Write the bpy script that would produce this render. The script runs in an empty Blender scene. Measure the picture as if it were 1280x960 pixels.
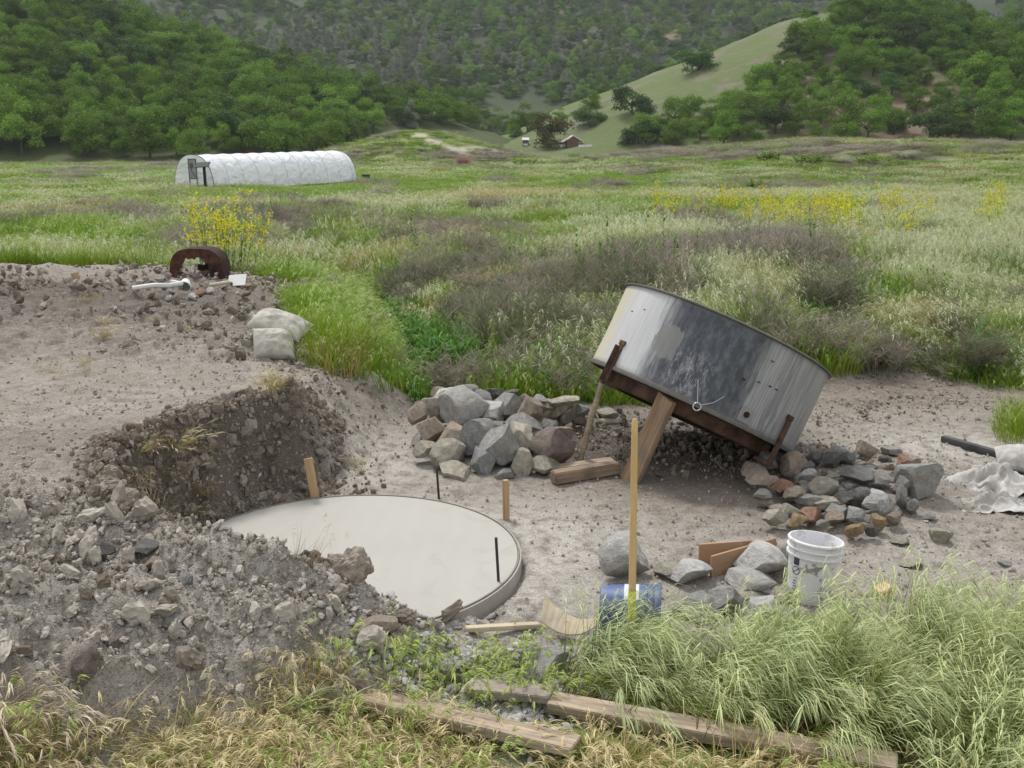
import bpy, math, random
import numpy as np
from mathutils import Vector, Matrix, Euler
R = math.radians
rnd = random.Random(7)
rg = np.random.default_rng(11)
SC = bpy.context.scene
COL = SC.collection

# ------------------------------------------------------------------ camera
F, PIT, H = 1250.0, R(13.3), 2.55
cam = bpy.data.objects.new('camera', bpy.data.cameras.new('camera'))
COL.objects.link(cam)
cam.location = (0, 0, H)
cam.rotation_euler = (math.pi/2 - PIT, 0, 0)
cam.data.sensor_width = 36.0
cam.data.lens = 36.0*F/1280.0
cam.data.clip_start = 0.05
cam.data.clip_end = 9000
SC.camera = cam

# ------------------------------------------------------------------ world, sun, exposure
SUN_EL, SUN_AZ = 58.0, 332.0      # azimuth clockwise from +Y: sun high, a little left and beyond
w = bpy.data.worlds.new('World'); SC.world = w; w.use_nodes = True
nt = w.node_tree; nt.nodes.clear()
sky = nt.nodes.new('ShaderNodeTexSky'); sky.sky_type = 'NISHITA'; sky.sun_disc = False
sky.sun_elevation = R(SUN_EL); sky.sun_rotation = R(SUN_AZ); sky.air_density = 1.0; sky.dust_density = 2.0
bg = nt.nodes.new('ShaderNodeBackground'); bg.inputs[1].default_value = 0.052
tc = nt.nodes.new('ShaderNodeTexCoord'); nz = nt.nodes.new('ShaderNodeTexNoise')
nz.inputs['Scale'].default_value = 2.2; nz.inputs['Detail'].default_value = 6
rmp = nt.nodes.new('ShaderNodeValToRGB')
rmp.color_ramp.elements[0].position = 0.3; rmp.color_ramp.elements[0].color = (7.5, 7.8, 8.4, 1)
rmp.color_ramp.elements[1].position = 0.7; rmp.color_ramp.elements[1].color = (12.7, 12.8, 13.0, 1)
mx = nt.nodes.new('ShaderNodeMixRGB'); mx.inputs[0].default_value = 0.88
lk = nt.links.new
lk(tc.outputs['Generated'], nz.inputs['Vector']); lk(nz.outputs[0], rmp.inputs[0])
lk(sky.outputs[0], mx.inputs[1]); lk(rmp.outputs[0], mx.inputs[2]); lk(mx.outputs[0], bg.inputs[0])
wo = nt.nodes.new('ShaderNodeOutputWorld'); lk(bg.outputs[0], wo.inputs[0])
sl = bpy.data.lights.new('sun', 'SUN'); sl.energy = 1.5; sl.angle = R(11); sl.color = (1.0, 0.97, 0.93)
so = bpy.data.objects.new('sun', sl); COL.objects.link(so); so.location = (0, 0, 40)
_d = Vector((math.sin(R(SUN_AZ))*math.cos(R(SUN_EL)), math.cos(R(SUN_AZ))*math.cos(R(SUN_EL)), math.sin(R(SUN_EL))))
so.rotation_euler = _d.to_track_quat('Z', 'Y').to_euler()
SC.view_settings.view_transform = 'Standard'; SC.view_settings.look = 'None'
SC.view_settings.gamma = 1; SC.view_settings.use_curve_mapping = False
SC.view_settings.exposure = 0.98
try:
    SC.cycles.max_bounces = 5; SC.cycles.diffuse_bounces = 2; SC.cycles.glossy_bounces = 2
    SC.cycles.transmission_bounces = 3; SC.cycles.transparent_max_bounces = 6; SC.cycles.volume_bounces = 0
    SC.cycles.use_denoising = True
except Exception: pass

# ------------------------------------------------------------------ helpers: rays through the measured photograph to world points
def G(px, py, z=0.0):
    a = (px-640)/F; b = (480-py)/F
    dy = math.cos(PIT)+b*math.sin(PIT); dz = -math.sin(PIT)+b*math.cos(PIT)
    t = (z-H)/dz
    return Vector((a*t, dy*t, z))
def D(px, py, Y):
    a = (px-640)/F; b = (480-py)/F
    dy = math.cos(PIT)+b*math.sin(PIT); dz = -math.sin(PIT)+b*math.cos(PIT)
    t = Y/dy
    return Vector((a*t, Y, H+dz*t))
def PX(x, y, z):
    zz = z-H
    f = y*math.cos(PIT)-zz*math.sin(PIT); u = y*math.sin(PIT)+zz*math.cos(PIT)
    f = np.maximum(f, 1e-3)
    return 640+F*x/f, 480-F*u/f

# ------------------------------------------------------------------ numpy noise
def _h(ix, iy, iz, s):
    n = (ix.astype(np.int64)*374761393 + iy.astype(np.int64)*668265263 + iz.astype(np.int64)*2147483647 + s*974634777) & 0x7fffffff
    n = ((n ^ (n >> 13))*1274126177) & 0x7fffffff
    n = ((n ^ (n >> 16))*60493) & 0x7fffffff
    return (n & 0xffff)/32767.5-1.0
def vn2(x, y, s=0):
    ix = np.floor(x); iy = np.floor(y); fx = x-ix; fy = y-iy
    fx = fx*fx*fx*(fx*(fx*6-15)+10); fy = fy*fy*fy*(fy*(fy*6-15)+10)
    z = np.zeros_like(ix)
    a = _h(ix, iy, z, s); b = _h(ix+1, iy, z, s); c = _h(ix, iy+1, z, s); d = _h(ix+1, iy+1, z, s)
    return (a*(1-fx)+b*fx)*(1-fy)+(c*(1-fx)+d*fx)*fy
def fbm(x, y, o=4, s=0, g=0.5, l=2.03):
    r = np.zeros_like(x, dtype=float); a = 1.0; n = 0
    for i in range(o):
        r += a*vn2(x*0.8+y*0.6, y*0.8-x*0.6, s+i*17); n += a; a *= g; x = x*l+3.1; y = y*l-1.7
    return r/n
def vn3(p, s=0):
    i = np.floor(p); f = p-i; f = f*f*(3-2*f)
    r = 0
    for dx in (0, 1):
        for dy in (0, 1):
            for dz in (0, 1):
                wgt = (f[:, 0] if dx else 1-f[:, 0])*(f[:, 1] if dy else 1-f[:, 1])*(f[:, 2] if dz else 1-f[:, 2])
                r = r+wgt*_h(i[:, 0]+dx, i[:, 1]+dy, i[:, 2]+dz, s)
    return r
def fbm3(p, o=3, s=0):
    r = 0; a = 1.0; n = 0
    for k in range(o):
        r = r+a*vn3(p, s+k*13); n += a; a *= .5; p = p*2.1+1.3
    return r/n
def sst(e0, e1, x):
    t = np.clip((x-e0)/(e1-e0), 0, 1); return t*t*(3-2*t)

# ------------------------------------------------------------------ object bookkeeping
def tag(o, label=None, cat=None, group=None, kind=None):
    if label: o['label'] = label
    if cat: o['category'] = cat
    if group: o['group'] = group
    if kind: o['kind'] = kind
    return o
def empty(name, loc=(0, 0, 0), rot=(0, 0, 0)):
    o = bpy.data.objects.new(name, None); COL.objects.link(o)
    o.location = loc; o.rotation_euler = rot; o.empty_display_size = 0.1
    return o
def link(name, me, parent=None, loc=None, rot=None):
    o = bpy.data.objects.new(name, me); COL.objects.link(o)
    if parent is not None: o.parent = parent
    if loc is not None: o.location = loc
    if rot is not None: o.rotation_euler = rot
    return o
def npmesh(name, V, Fq, mat=None, smooth=False, attrs=None):
    """V (n,3), Fq list of (m,k) int arrays"""
    me = bpy.data.meshes.new(name)
    if not isinstance(Fq, (list, tuple)): Fq = [Fq]
    Fq = [f for f in Fq if len(f)]
    V = np.asarray(V, dtype=np.float32)
    me.vertices.add(len(V)); me.vertices.foreach_set('co', V.ravel())
    loops = np.concatenate([f.ravel() for f in Fq]).astype(np.int32)
    tot = np.concatenate([np.full(len(f), f.shape[1]) for f in Fq]).astype(np.int32)
    st = np.concatenate([[0], np.cumsum(tot)[:-1]]).astype(np.int32)
    me.loops.add(len(loops)); me.loops.foreach_set('vertex_index', loops)
    me.polygons.add(len(tot)); me.polygons.foreach_set('loop_start', st)
    me.polygons.foreach_set('loop_total', tot)
    me.polygons.foreach_set('use_smooth', np.full(len(tot), smooth))
    if attrs:
        for k, v in attrs.items():
            v = np.asarray(v, dtype=np.float32)
            if v.ndim == 1:
                a = me.attributes.new(k, 'FLOAT', 'POINT'); a.data.foreach_set('value', v)
            else:
                a = me.attributes.new(k, 'FLOAT_VECTOR', 'POINT'); a.data.foreach_set('vector', v.ravel())
    me.update(); me.validate()
    if mat: me.materials.append(mat)
    return me

class MB:
    """collects verts and faces of one mesh"""
    def __init__(s): s.v = []; s.f = []; s.m = []
    def add(s, V, Fc, mi=0, M=None):
        b = len(s.v)
        for p in V:
            p = Vector(p); s.v.append(M @ p if M is not None else p)
        for f in Fc: s.f.append([b+i for i in f]); s.m.append(mi)
        return s
    def box(s, lo, hi, M=None, mi=0, ch=0.0):
        x0, y0, z0 = lo; x1, y1, z1 = hi
        if ch <= 0:
            V = [(x0,y0,z0),(x1,y0,z0),(x1,y1,z0),(x0,y1,z0),(x0,y0,z1),(x1,y0,z1),(x1,y1,z1),(x0,y1,z1)]
            return s.add(V, [(0,3,2,1),(4,5,6,7),(0,1,5,4),(1,2,6,5),(2,3,7,6),(3,0,4,7)], mi, M)
        import bmesh
        bm = bmesh.new(); bmesh.ops.create_cube(bm, size=1)
        for v in bm.verts:
            v.co = Vector(((x0+x1)/2+v.co.x*(x1-x0), (y0+y1)/2+v.co.y*(y1-y0), (z0+z1)/2+v.co.z*(z1-z0)))
        bmesh.ops.bevel(bm, geom=bm.edges[:], offset=ch, segments=2, affect='EDGES')
        bm.verts.ensure_lookup_table(); bm.verts.index_update()
        s.add([v.co.copy() for v in bm.verts], [[v.index for v in f.verts] for f in bm.faces], mi, M); bm.free()
        return s
    def tube(s, pts, rad, n=8, mi=0, cap=True, M=None):
        pts = [Vector(p) for p in pts]
        if not isinstance(rad, (list, tuple)): rad = [rad]*len(pts)
        V = []; Fc = []
        up = Vector((0.13, 0.21, 0.97))
        for i, p in enumerate(pts):
            t = (pts[min(i+1, len(pts)-1)]-pts[max(i-1, 0)]).normalized()
            a = t.cross(up)
            if a.length < 1e-3: a = t.cross(Vector((1, 0, 0)))
            a.normalize(); b = t.cross(a)
            for k in range(n):
                an = 2*math.pi*k/n
                V.append(p+(a*math.cos(an)+b*math.sin(an))*rad[i])
        for i in range(len(pts)-1):
            for k in range(n):
                Fc.append((i*n+k, i*n+(k+1) % n, (i+1)*n+(k+1) % n, (i+1)*n+k))
        if cap:
            Fc.append(tuple(range(n))[::-1]); Fc.append(tuple(range((len(pts)-1)*n, len(pts)*n)))
        return s.add(V, Fc, mi, M)
    def lathe(s, prof, n=48, M=None, mi=0, closed=False, a0=0, a1=2*math.pi):
        full = abs(a1-a0-2*math.pi) < 1e-6
        V = []; Fc = []; m = len(prof); c = n if full else n+1
        for k in range(c):
            an = a0+(a1-a0)*k/n
            for (r, z) in prof: V.append((r*math.cos(an), r*math.sin(an), z))
        for k in range(n):
            k2 = (k+1) % c
            for j in range(m-1 if not closed else m):
                j2 = (j+1) % m
                Fc.append((k*m+j, k2*m+j, k2*m+j2, k*m+j2))
        return s.add(V, Fc, mi, M)
    def build(s, name, mats, parent=None, smooth=False, loc=None, rot=None):
        me = bpy.data.meshes.new(name)
        me.from_pydata([tuple(v) for v in s.v], [], s.f)
        for m in (mats if isinstance(mats, (list, tuple)) else [mats]): me.materials.append(m)
        me.polygons.foreach_set('material_index', s.m)
        me.polygons.foreach_set('use_smooth', [smooth]*len(s.f))
        me.update()
        if smooth:
            try: me.set_sharp_from_angle(angle=R(35))
            except Exception: pass
        return link(name, me, parent, loc, rot)

# ------------------------------------------------------------------ material helper
class NT:
    def __init__(s, name):
        s.m = bpy.data.materials.new(name); s.m.use_nodes = True
        s.t = s.m.node_tree; s.t.nodes.clear()
        s.out = s.t.nodes.new('ShaderNodeOutputMaterial')
        s.b = s.t.nodes.new('ShaderNodeBsdfPrincipled')
        s.t.links.new(s.b.outputs[0], s.out.inputs[0])
        s.set(Roughness=0.9); s.b.inputs['Specular IOR Level'].default_value = 0.25
    def set(s, **k):
        for a, v in k.items(): s.inp(s.b.inputs[a.replace('_', ' ')], v)
    def inp(s, sock, v):
        if isinstance(v, bpy.types.NodeSocket): s.t.links.new(v, sock)
        elif isinstance(v, (tuple, list)) and len(v) == 3 and sock.type == 'RGBA': sock.default_value = (*v, 1)
        else: sock.default_value = v
    def n(s, typ, ins=None, out=0, **props):
        nd = s.t.nodes.new(typ)
        for k, v in props.items(): setattr(nd, k, v)
        if ins:
            for k, v in ins.items(): s.inp(nd.inputs[k], v)
        return nd.outputs[out]
    def pos(s): return s.n('ShaderNodeNewGeometry', out='Position')
    def obj(s): return s.n('ShaderNodeTexCoord', out='Object')
    def uv(s): return s.n('ShaderNodeTexCoord', out='UV')
    def mapv(s, v, sc=(1, 1, 1), loc=(0, 0, 0), rot=(0, 0, 0)):
        return s.n('ShaderNodeMapping', {0: v, 1: loc, 2: rot, 3: sc})
    def noise(s, v, scale, det=4, rough=0.55, dist=0.0):
        return s.n('ShaderNodeTexNoise', {'Vector': v, 'Scale': scale, 'Detail': det, 'Roughness': rough, 'Distortion': dist})
    def voro(s, v, scale, out=0, feature='F1'):
        return s.n('ShaderNodeTexVoronoi', {'Vector': v, 'Scale': scale}, out, feature=feature)
    def mix(s, f, a, b, typ='MIX'):
        return s.n('ShaderNodeMixRGB', {0: f, 1: a, 2: b}, blend_type=typ)
    def mth(s, op, a, b=0.5, c=0.5, clamp=False):
        return s.n('ShaderNodeMath', {0: a, 1: b, 2: c}, operation=op, use_clamp=clamp)
    def ss(s, v, a, b, lo=0.0, hi=1.0):
        return s.n('ShaderNodeMapRange', {0: v, 1: a, 2: b, 3: lo, 4: hi}, interpolation_type='SMOOTHSTEP')
    def attr(s, name, typ='GEOMETRY', out='Fac'):
        return s.n('ShaderNodeAttribute', out=out, attribute_name=name, attribute_type=typ)
    def ocol(s): return s.n('ShaderNodeObjectInfo', out='Color')
    def orand(s): return s.n('ShaderNodeObjectInfo', out='Random')
    def bump(s, h, strength=0.5, dist=0.01):
        s.t.links.new(s.n('ShaderNodeBump', {'Strength': strength, 'Distance': dist, 'Height': h}), s.b.inputs['Normal'])
        return s
    def hsv(s, c, h=0.5, sa=1.0, v=1.0):
        return s.n('ShaderNodeHueSaturation', {'Hue': h, 'Saturation': sa, 'Value': v, 'Color': c})

def simple(name, col, rough=0.8, nscale=8, var=0.25, metal=0.0, bump=0.0):
    t = NT(name); p = t.obj(); n = t.noise(p, nscale, 6)
    c2 = tuple(max(0, c*(1-var)) for c in col); c3 = tuple(min(1, c*(1+var*.6)) for c in col)
    t.set(Base_Color=t.mix(n, c2, c3), Roughness=rough, Metallic=metal)
    if bump: t.bump(n, bump, 0.01)
    return t.m

# ------------------------------------------------------------------ terrain height
SLAB = (-1.033, 5.827); SLAB_R = 1.076; SLAB_Z = 0.085
# edge of the raised bank: x, y, top height, width of its face
BANK = np.array([
 (-9, 4.0, .55, 1.7), (-2.9, 4.15, .56, 1.6), (-1.9, 4.35, .56, 1.35), (-1.2, 4.45, .48, 1.0), (-.66, 4.50, .30, .6),
 (-.36, 4.66, .14, .12), (-.60, 4.71, .30, .06), (-.86, 4.71, .44, .06), (-1.15, 4.70, .57, .06), (-1.50, 4.80, .65, .08), (-1.95, 5.0, .69, .12),
 (-2.30, 5.42, .70, .14), (-2.45, 6.02, .72, .20), (-2.22, 6.62, .75, .24), (-1.85, 7.02, .80, .24), (-1.60, 7.22, .76, .20),
 (-1.72, 7.75, .62, .55), (-1.85, 8.4, .52, .75), (-1.85, 9.2, .46, .8), (-1.75, 9.9, .42, .9), (-2.2, 11, .48, 1.0),
 (-2.7, 13, .5, 1.0), (-3.1, 15.3, .45, 1.2), (-4.6, 17.3, .38, 1.5), (-9, 17.9, .3, 2.0), (-16, 17.5, .3, 2.0), (-30, 12, .3, 2.0), (-30, 4.0, .4, 1.6)])
def polydist(x, y, P):
    """signed distance (negative inside) to the closed polygon, and interpolated columns 2.. at the nearest point"""
    best = np.full(x.shape, 1e9); A = np.zeros(x.shape); B = np.zeros(x.shape); W = np.zeros(x.shape); ins = np.zeros(x.shape, bool)
    n = len(P)
    for i in range(n):
        p = P[i]; q = P[(i+1) % n]; ex, ey = q[0]-p[0], q[1]-p[1]; L = ex*ex+ey*ey
        t = np.clip(((x-p[0])*ex+(y-p[1])*ey)/L, 0, 1)
        d = np.hypot(x-p[0]-t*ex, y-p[1]-t*ey); best = np.minimum(best, d)
        w_ = 1/(d+.015)**5; W += w_
        A += w_*(p[2]+t*(q[2]-p[2])); B += w_*(p[3]+t*(q[3]-p[3]))
        c = ((p[1] > y) != (q[1] > y)) & (x < (q[0]-p[0])*(y-p[1])/((q[1]-p[1]) if q[1] != p[1] else 1e-9)+p[0])
        ins ^= c
    return np.where(ins, -best, best), A/W, B/W
def linedist(x, y, pts):
    best = np.full(x.shape, 1e9)
    for (a, b) in zip(pts[:-1], pts[1:]):
        ex, ey = b[0]-a[0], b[1]-a[1]; L = ex*ex+ey*ey
        t = np.clip(((x-a[0])*ex+(y-a[1])*ey)/L, 0, 1)
        best = np.minimum(best, np.hypot(x-a[0]-t*ex, y-a[1]-t*ey))
    return best
CREEK = [(-.9, 11.0), (-1.35, 13), (-1.75, 15.5), (-3.0, 21), (-6, 28), (-9, 40)]
def gau(x, y, cx, cy, rx, ry): return np.exp(-(((x-cx)/rx)**2+((y-cy)/ry)**2))
def ground_h(x, y, detail=True):
    x = np.asarray(x, float); y = np.asarray(y, float)
    # broad field
    z = np.interp(y, [0, 10, 14, 20, 90, 200, 330, 700, 5000], [0.0, 0.0, .02, -.05, -1.4, -1.3, 0.2, -4, -6])
    z = z+sst(12, 30, y)*(0.12*fbm(x/6, y/6, 3, 3)+sst(40, 100, y)*.35*fbm(x/30, y/30, 3, 5))
    z = z+.22*sst(10.6, 12.2, y+.25*fbm(x*1.2, y*1.2, 3, 8))*sst(.6, 2.2, x)*sst(40, 20, y)
    z = z-.42*np.exp(-(linedist(x, y, CREEK)/0.9)**2)*sst(9.8, 11.4, y)
    # brushy terrace on the right, far off
    z = z+5.6*sst(105, 145, y+8*fbm(x/18, y/18, 3, 21))*sst(8, 52, x+9*fbm(x/12, y/16, 3, 22))*sst(300, 210, y)*(.8+.25*fbm(x/22, y/22, 3, 9))
    # small rise behind the tunnel on the left
    z = z+7.0*gau(x, y, -22, 235, 20, 26)
    # piles' own footing, foreground
    z = z+.10*gau(x, y, 2.7, 7.3, .55, .7)+.13*gau(x, y, -.25, 8.6, .6, .5)
    z = z+.10*sst(4.6, 3.2, y)*sst(-1.5, .5, x)
    d, zt, wd = polydist(x, y, BANK)
    if detail:
        d = d+(.08*fbm(x*2.2, y*2.2, 4, 31)+.05*fbm(x*8, y*8, 3, 33))*sst(.04, .2, wd)
    top = zt+(.66-zt)*sst(0, 1.3, -d)
    top = top+.28*gau(x, y, -6.4, 11.6, 1.9, 1.5)+.10*gau(x, y, -4.2, 9.7, 1.2, .5)-.05*gau(x, y, -4, 7.6, 2, 1)+.10*gau(x, y, -2.0, 8.7, .6, .5)
    face = 1-sst(0, 1, np.clip(d/np.maximum(wd, .02), 0, 1))
    zb = np.maximum(z, z*(1-face)+top*face)
    near = sst(22, 15, y)*sst(-13, -9, x)
    z = np.where(d < wd, z*(1-face)+top*face, z)
    z = np.where((x < -28) | (y > 22), z*1.0, z)
    if detail:
        rough = near*sst(10, 7.5, x)
        heap = sst(1.7, .6, d)*sst(6.3, 5.0, y)*sst(.25, -.35, x)
        back = sst(.3, -.3, d)*sst(8.3, 9.6, y)
        wall = sst(.34, .1, np.abs(d-.1))*sst(4.4, 5.5, y)*sst(9, 7.5, y)
        b1 = np.abs(fbm(x*3.1, y*3.1, 4, 41)); b2 = np.abs(fbm(x*9, y*9, 3, 43))
        z = z+rough*(heap*(.15*b1+.055*b2-.045)+back*(.13*b1+.05*b2-.03)+.022*fbm(x*2.2, y*2.2, 3, 45)+.010*fbm(x*11, y*11, 3, 47)*(1+heap+back)
                     + wall*.20*(np.abs(fbm(x*4, y*4, 4, 51))-.18))
        z = z+rough*sst(.2, 1.0, x)*(.012*b2+.008*fbm(x*20, y*20, 2, 48))
    # slab seat
    z = z+.035*sst(SLAB_R+.55, SLAB_R+.05, np.hypot(x-SLAB[0], y-SLAB[1]))*sst(-1.6, -1.0, x)
    r = np.hypot(x-SLAB[0], y-SLAB[1])
    z = np.where(r < SLAB_R+.06, np.minimum(z, -.03+sst(SLAB_R-.0, SLAB_R+.06, r)*.03), z)
    return z
def gh(x, y): return float(ground_h(np.array([float(x)]), np.array([float(y)]))[0])
def GT(px, py):
    """where the ray meets the terrain"""
    far = G(px, py, -8.0) if py > 190 else D(px, py, 420)
    f = np.concatenate([np.linspace(0, 1, 1600)**2]); ys = 2.2+f*(min(far.y, 300)-2.2)
    a = D(px, py, 1.0); xs = a.x*ys; zs = H+(a.z-H)*ys
    g_ = ground_h(xs, ys); k = np.nonzero(zs <= g_)[0]; k = int(k[0]) if len(k) else len(ys)-1
    if k > 0:
        d0 = zs[k-1]-g_[k-1]; d1 = zs[k]-g_[k]; t = d0/(d0-d1) if d0 != d1 else 0; y = ys[k-1]+t*(ys[k]-ys[k-1])
    else: y = ys[0]
    return Vector((a.x*y, y, gh(a.x*y, y)))
# ------------------------------------------------------------------ what grows where (measured from the photograph, stored per world point)
BLOBS = dict(
 dead=[(180,278,130,13,.8),(330,300,70,22,.9),(200,330,90,14,.6),(560,318,110,22,.55),(570,365,90,34,.7),(480,405,50,30,.6),(650,400,85,42,.7),
       (700,455,90,40,.8),(900,352,70,22,.5),(1000,325,50,18,.5),(750,193,190,6,.9),(1100,186,220,16,.85),(300,255,110,6,.6),(60,196,90,6,.7),
       (1150,470,90,26,.9),(1230,400,50,20,.4),(470,330,60,20,.8),(620,262,60,8,.4),(350,205,200,4,.4),(880,300,50,14,.5)],
 green=[(120,312,130,32,1),(400,400,110,75,1.2),(1020,445,60,24,1.3),(1265,548,40,44,1.4),(560,235,300,14,.8),(300,240,200,10,.7),(620,300,40,14,.6),
       (300,322,40,22,.7),(1240,455,50,40,.6),(850,262,70,12,.9),(950,205,110,6,.8)],
 seed=[(1200,330,110,70,1.1),(830,305,130,16,.8),(900,392,40,14,.8),(860,232,60,9,1.1),(380,332,60,16,1.1),(1020,218,220,6,.9),(450,262,80,9,.5),(1070,250,200,14,.5),
       (680,207,160,4,.7),(1050,285,120,14,.4),(760,212,60,5,.8)],
 orange=[(925,415,80,20,1.2),(840,388,70,18,.8),(700,245,90,6,.9),(1130,425,50,22,1.0),(750,380,50,14,.6),(440,470,60,18,.5)])
def regions(x, y, z):
    px, py = PX(x, y, z)
    out = {}
    n = fbm(x*.5, y*.5, 4, 61)*.5+fbm(x*.12, y*.06, 3, 62)*.5
    n2 = fbm(x*.35+9, y*.2, 4, 63)
    base = dict(dead=.13+.45*n2, green=.62+.25*n, seed=.20-.35*n, orange=.06+.25*fbm(x*.3, y*.3, 3, 64))
    for k, L in BLOBS.items():
        v = np.array(base[k], float)
        for (cx, cy, rx, ry, s) in L:
            d2 = ((px-cx)/rx)**2+((py-cy)/ry)**2
            v = v+s*2.0*np.exp(-d2*1.2)*(.7+1.1*n)
        out[k] = np.clip(v, 0.01, 3)
    t = sum(out.values())
    return {k: v/t for k, v in out.items()}, px, py
MUD = np.array([(1.2,9.2,0,0),(2.6,8.6,0,0),(6.4,8.8,0,0),(6.2,10.2,0,0),(5.3,10.6,0,0),(4.6,11.1,0,0),(3.4,11.0,0,0),(2.6,11.2,0,0),(1.6,10.6,0,0)])
PAD = np.array([(-1.9,8.5,0,0),(-1.5,9.9,0,0),(.4,9.8,0,0),(1.3,9.8,0,0),(5.2,9.9,0,0),(5.0,8.6,0,0),(6.2,7.2,0,0),(4.2,5.8,0,0),(2.6,5.1,0,0),(1.4,4.75,0,0),(.45,4.75,0,0),
                (.15,4.2,0,0),(-.3,3.95,0,0),(-.9,3.9,0,0),(-1.6,5,0,0),(-2,7,0,0)])
def veg_mask(x, y, soft=.25):
    """0 on bare dirt, 1 where plants cover the soil"""
    n = .22*fbm(x*1.6, y*1.6, 4, 71)
    db, _, _ = polydist(x, y, BANK); dm, _, _ = polydist(x, y, MUD); dp, _, _ = polydist(x, y, PAD)
    bare = np.minimum(np.minimum(dm, dp), 50)
    v = sst(-soft*.3, soft, bare+n*.7)
    # bank top: bare inside, grassy outside; the grass clump grows over its creek side
    clump = sst(-.1, .35, x-np.interp(y, [8.4, 9.0, 10, 12, 14, 15.5], [9, -1.75, -2.25, -2.7, -3.1, -2.9])+n)*sst(8.6, 9.2, y)
    left = sst(-9.5, -12, x)*0+sst(16.9, 17.5, y+n*1.2-.06*(x+5))
    front = sst(3.3, 3.0, y+n*.5+.0*x)
    v = v*np.maximum(np.maximum(sst(-.2, .5, db+n), clump), np.maximum(left, front))
    v = v*sst(1.7, 1.95, np.hypot(x-SLAB[0], y-SLAB[1]-.3))
    v = v*(1-sst(3.3, 3.55, y+n)*sst(.25, -.15, x+n)*sst(5.2, 4.8, y))
    return np.clip(v, 0, 1)

# ------------------------------------------------------------------ materials of the setting
def m_ground():
    t = NT('soil'); p = t.pos()
    n1 = t.noise(p, 1.1, 6, .6); n2 = t.noise(p, 7, 6, .65); n3 = t.noise(p, 45, 5, .7); n4 = t.noise(p, .25, 3)
    grey = t.mix(t.ss(n2, .3, .7), (.235, .208, .178), (.385, .35, .305))
    brown = t.mix(n3, (.165, .132, .103), (.30, .25, .20))
    c = t.mix(t.mth('MULTIPLY', t.ss(n1, .42, .68), .75), grey, brown)
    c = t.mix(t.attr('brown'), c, brown)
    pale = t.mix(n3, (.43, .395, .35), (.57, .535, .48))
    c = t.mix(t.mth('MULTIPLY', t.attr('pale'), t.ss(t.mth('ADD', n2, t.mth('MULTIPLY', n1, .5)), .55, .85)), c, pale)
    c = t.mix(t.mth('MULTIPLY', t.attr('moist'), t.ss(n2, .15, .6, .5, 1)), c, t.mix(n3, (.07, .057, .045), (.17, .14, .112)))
    # little pale chips and stones in the dirt
    v = t.voro(p, 34); ch = t.n('ShaderNodeTexVoronoi', {'Vector': p, 'Scale': 34}, 'Color')
    chv = t.n('ShaderNodeSeparateColor', {0: ch})
    c = t.mix(t.mth('MULTIPLY', t.mth('MULTIPLY', t.ss(v, .38, .2), t.ss(chv, .72, .8)), .7), c, (.42, .395, .365))
    v2 = t.voro(p, 90)
    # vegetated soil, tinted by what grows there
    gcol = t.mix(n2, (.10, .17, .022), (.17, .26, .038))
    gcol = t.mix(t.attr('dead'), gcol, t.mix(n2, (.18, .155, .135), (.27, .235, .21)))
    gcol = t.mix(t.attr('seed'), gcol, t.mix(n2, (.22, .24, .11), (.36, .37, .22)))
    gcol = t.mix(t.attr('orange'), gcol, t.mix(n2, (.26, .18, .06), (.34, .25, .09)))
    c = t.mix(t.attr('veg'), c, gcol)
    c = t.mix(t.attr('road'), c, t.mix(n4, (.34, .30, .25), (.44, .39, .33)))
    c = t.mix(1.0, c, t.n('ShaderNodeMapRange', {0: n3, 3: .75, 4: 1.25}), 'MULTIPLY')
    t.set(Base_Color=c, Roughness=.95)
    h = t.mth('ADD', t.mth('MULTIPLY', n3, .6), t.mth('ADD', t.mth('MULTIPLY', n2, .9), t.mth('MULTIPLY', t.ss(v2, .5, .1), .25)))
    t.bump(h, .9, .035)
    return t.m
M_SOIL = m_ground()
def m_hill(name, a, b, c3=None):
    t = NT(name); p = t.pos()
    n1 = t.noise(p, .03, 6, .6); n2 = t.noise(p, .35, 6, .7)
    c = t.mix(n1, a, b)
    if c3: c = t.mix(t.mth('MULTIPLY', t.ss(t.noise(p, .055, 5, .6, .6), .52, .62), .85), c, c3)
    c = t.mix(t.attr('bare'), c, t.mix(n2, (.17, .12, .085), (.30, .21, .15)))
    c = t.mix(1.0, c, t.n('ShaderNodeMapRange', {0: n2, 3: .7, 4: 1.3}), 'MULTIPLY')
    t.set(Base_Color=c); t.bump(n2, .7, .6)
    return t.m
M_HILLW = m_hill('woodland_floor', (.045, .055, .022), (.075, .10, .03))
M_HILLG = m_hill('hill_grass', (.085, .115, .038), (.125, .155, .052), (.16, .145, .105))
M_MTN = m_hill('mountain_scrub', (.035, .055, .025), (.06, .075, .035), (.05, .07, .03))

# ------------------------------------------------------------------ ground sheet
def axis(lo, hi, step, near_lo, near_hi, g):
    a = list(np.arange(near_lo, near_hi+1e-6, step)); s = step; v = a[-1]
    while v < hi: s = min(s*g, 160); v += s; a.append(v)
    s = step; v = a[0]; b = []
    while v > lo: s = min(s*g, 160); v -= s; b.append(v)
    return np.array(b[::-1]+a)
def grid_faces(nx, ny):
    i = np.arange((nx-1)*(ny-1)); ix = i % (nx-1); iy = i//(nx-1); b = iy*nx+ix
    return np.stack([b, b+1, b+nx+1, b+nx], 1)
gx = axis(-3500, 3500, .026, -5.2, 5.0, 1.035); gy = axis(-300, 5200, .026, 3.0, 12.2, 1.022)
X, Y = np.meshgrid(gx, gy); X = X.ravel(); Y = Y.ravel()
Z = ground_h(X, Y)
rgn, PXX, PYY = regions(X, Y, Z)
veg = veg_mask(X, Y)
db_, zt_, wd_ = polydist(X, Y, BANK)
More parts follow.
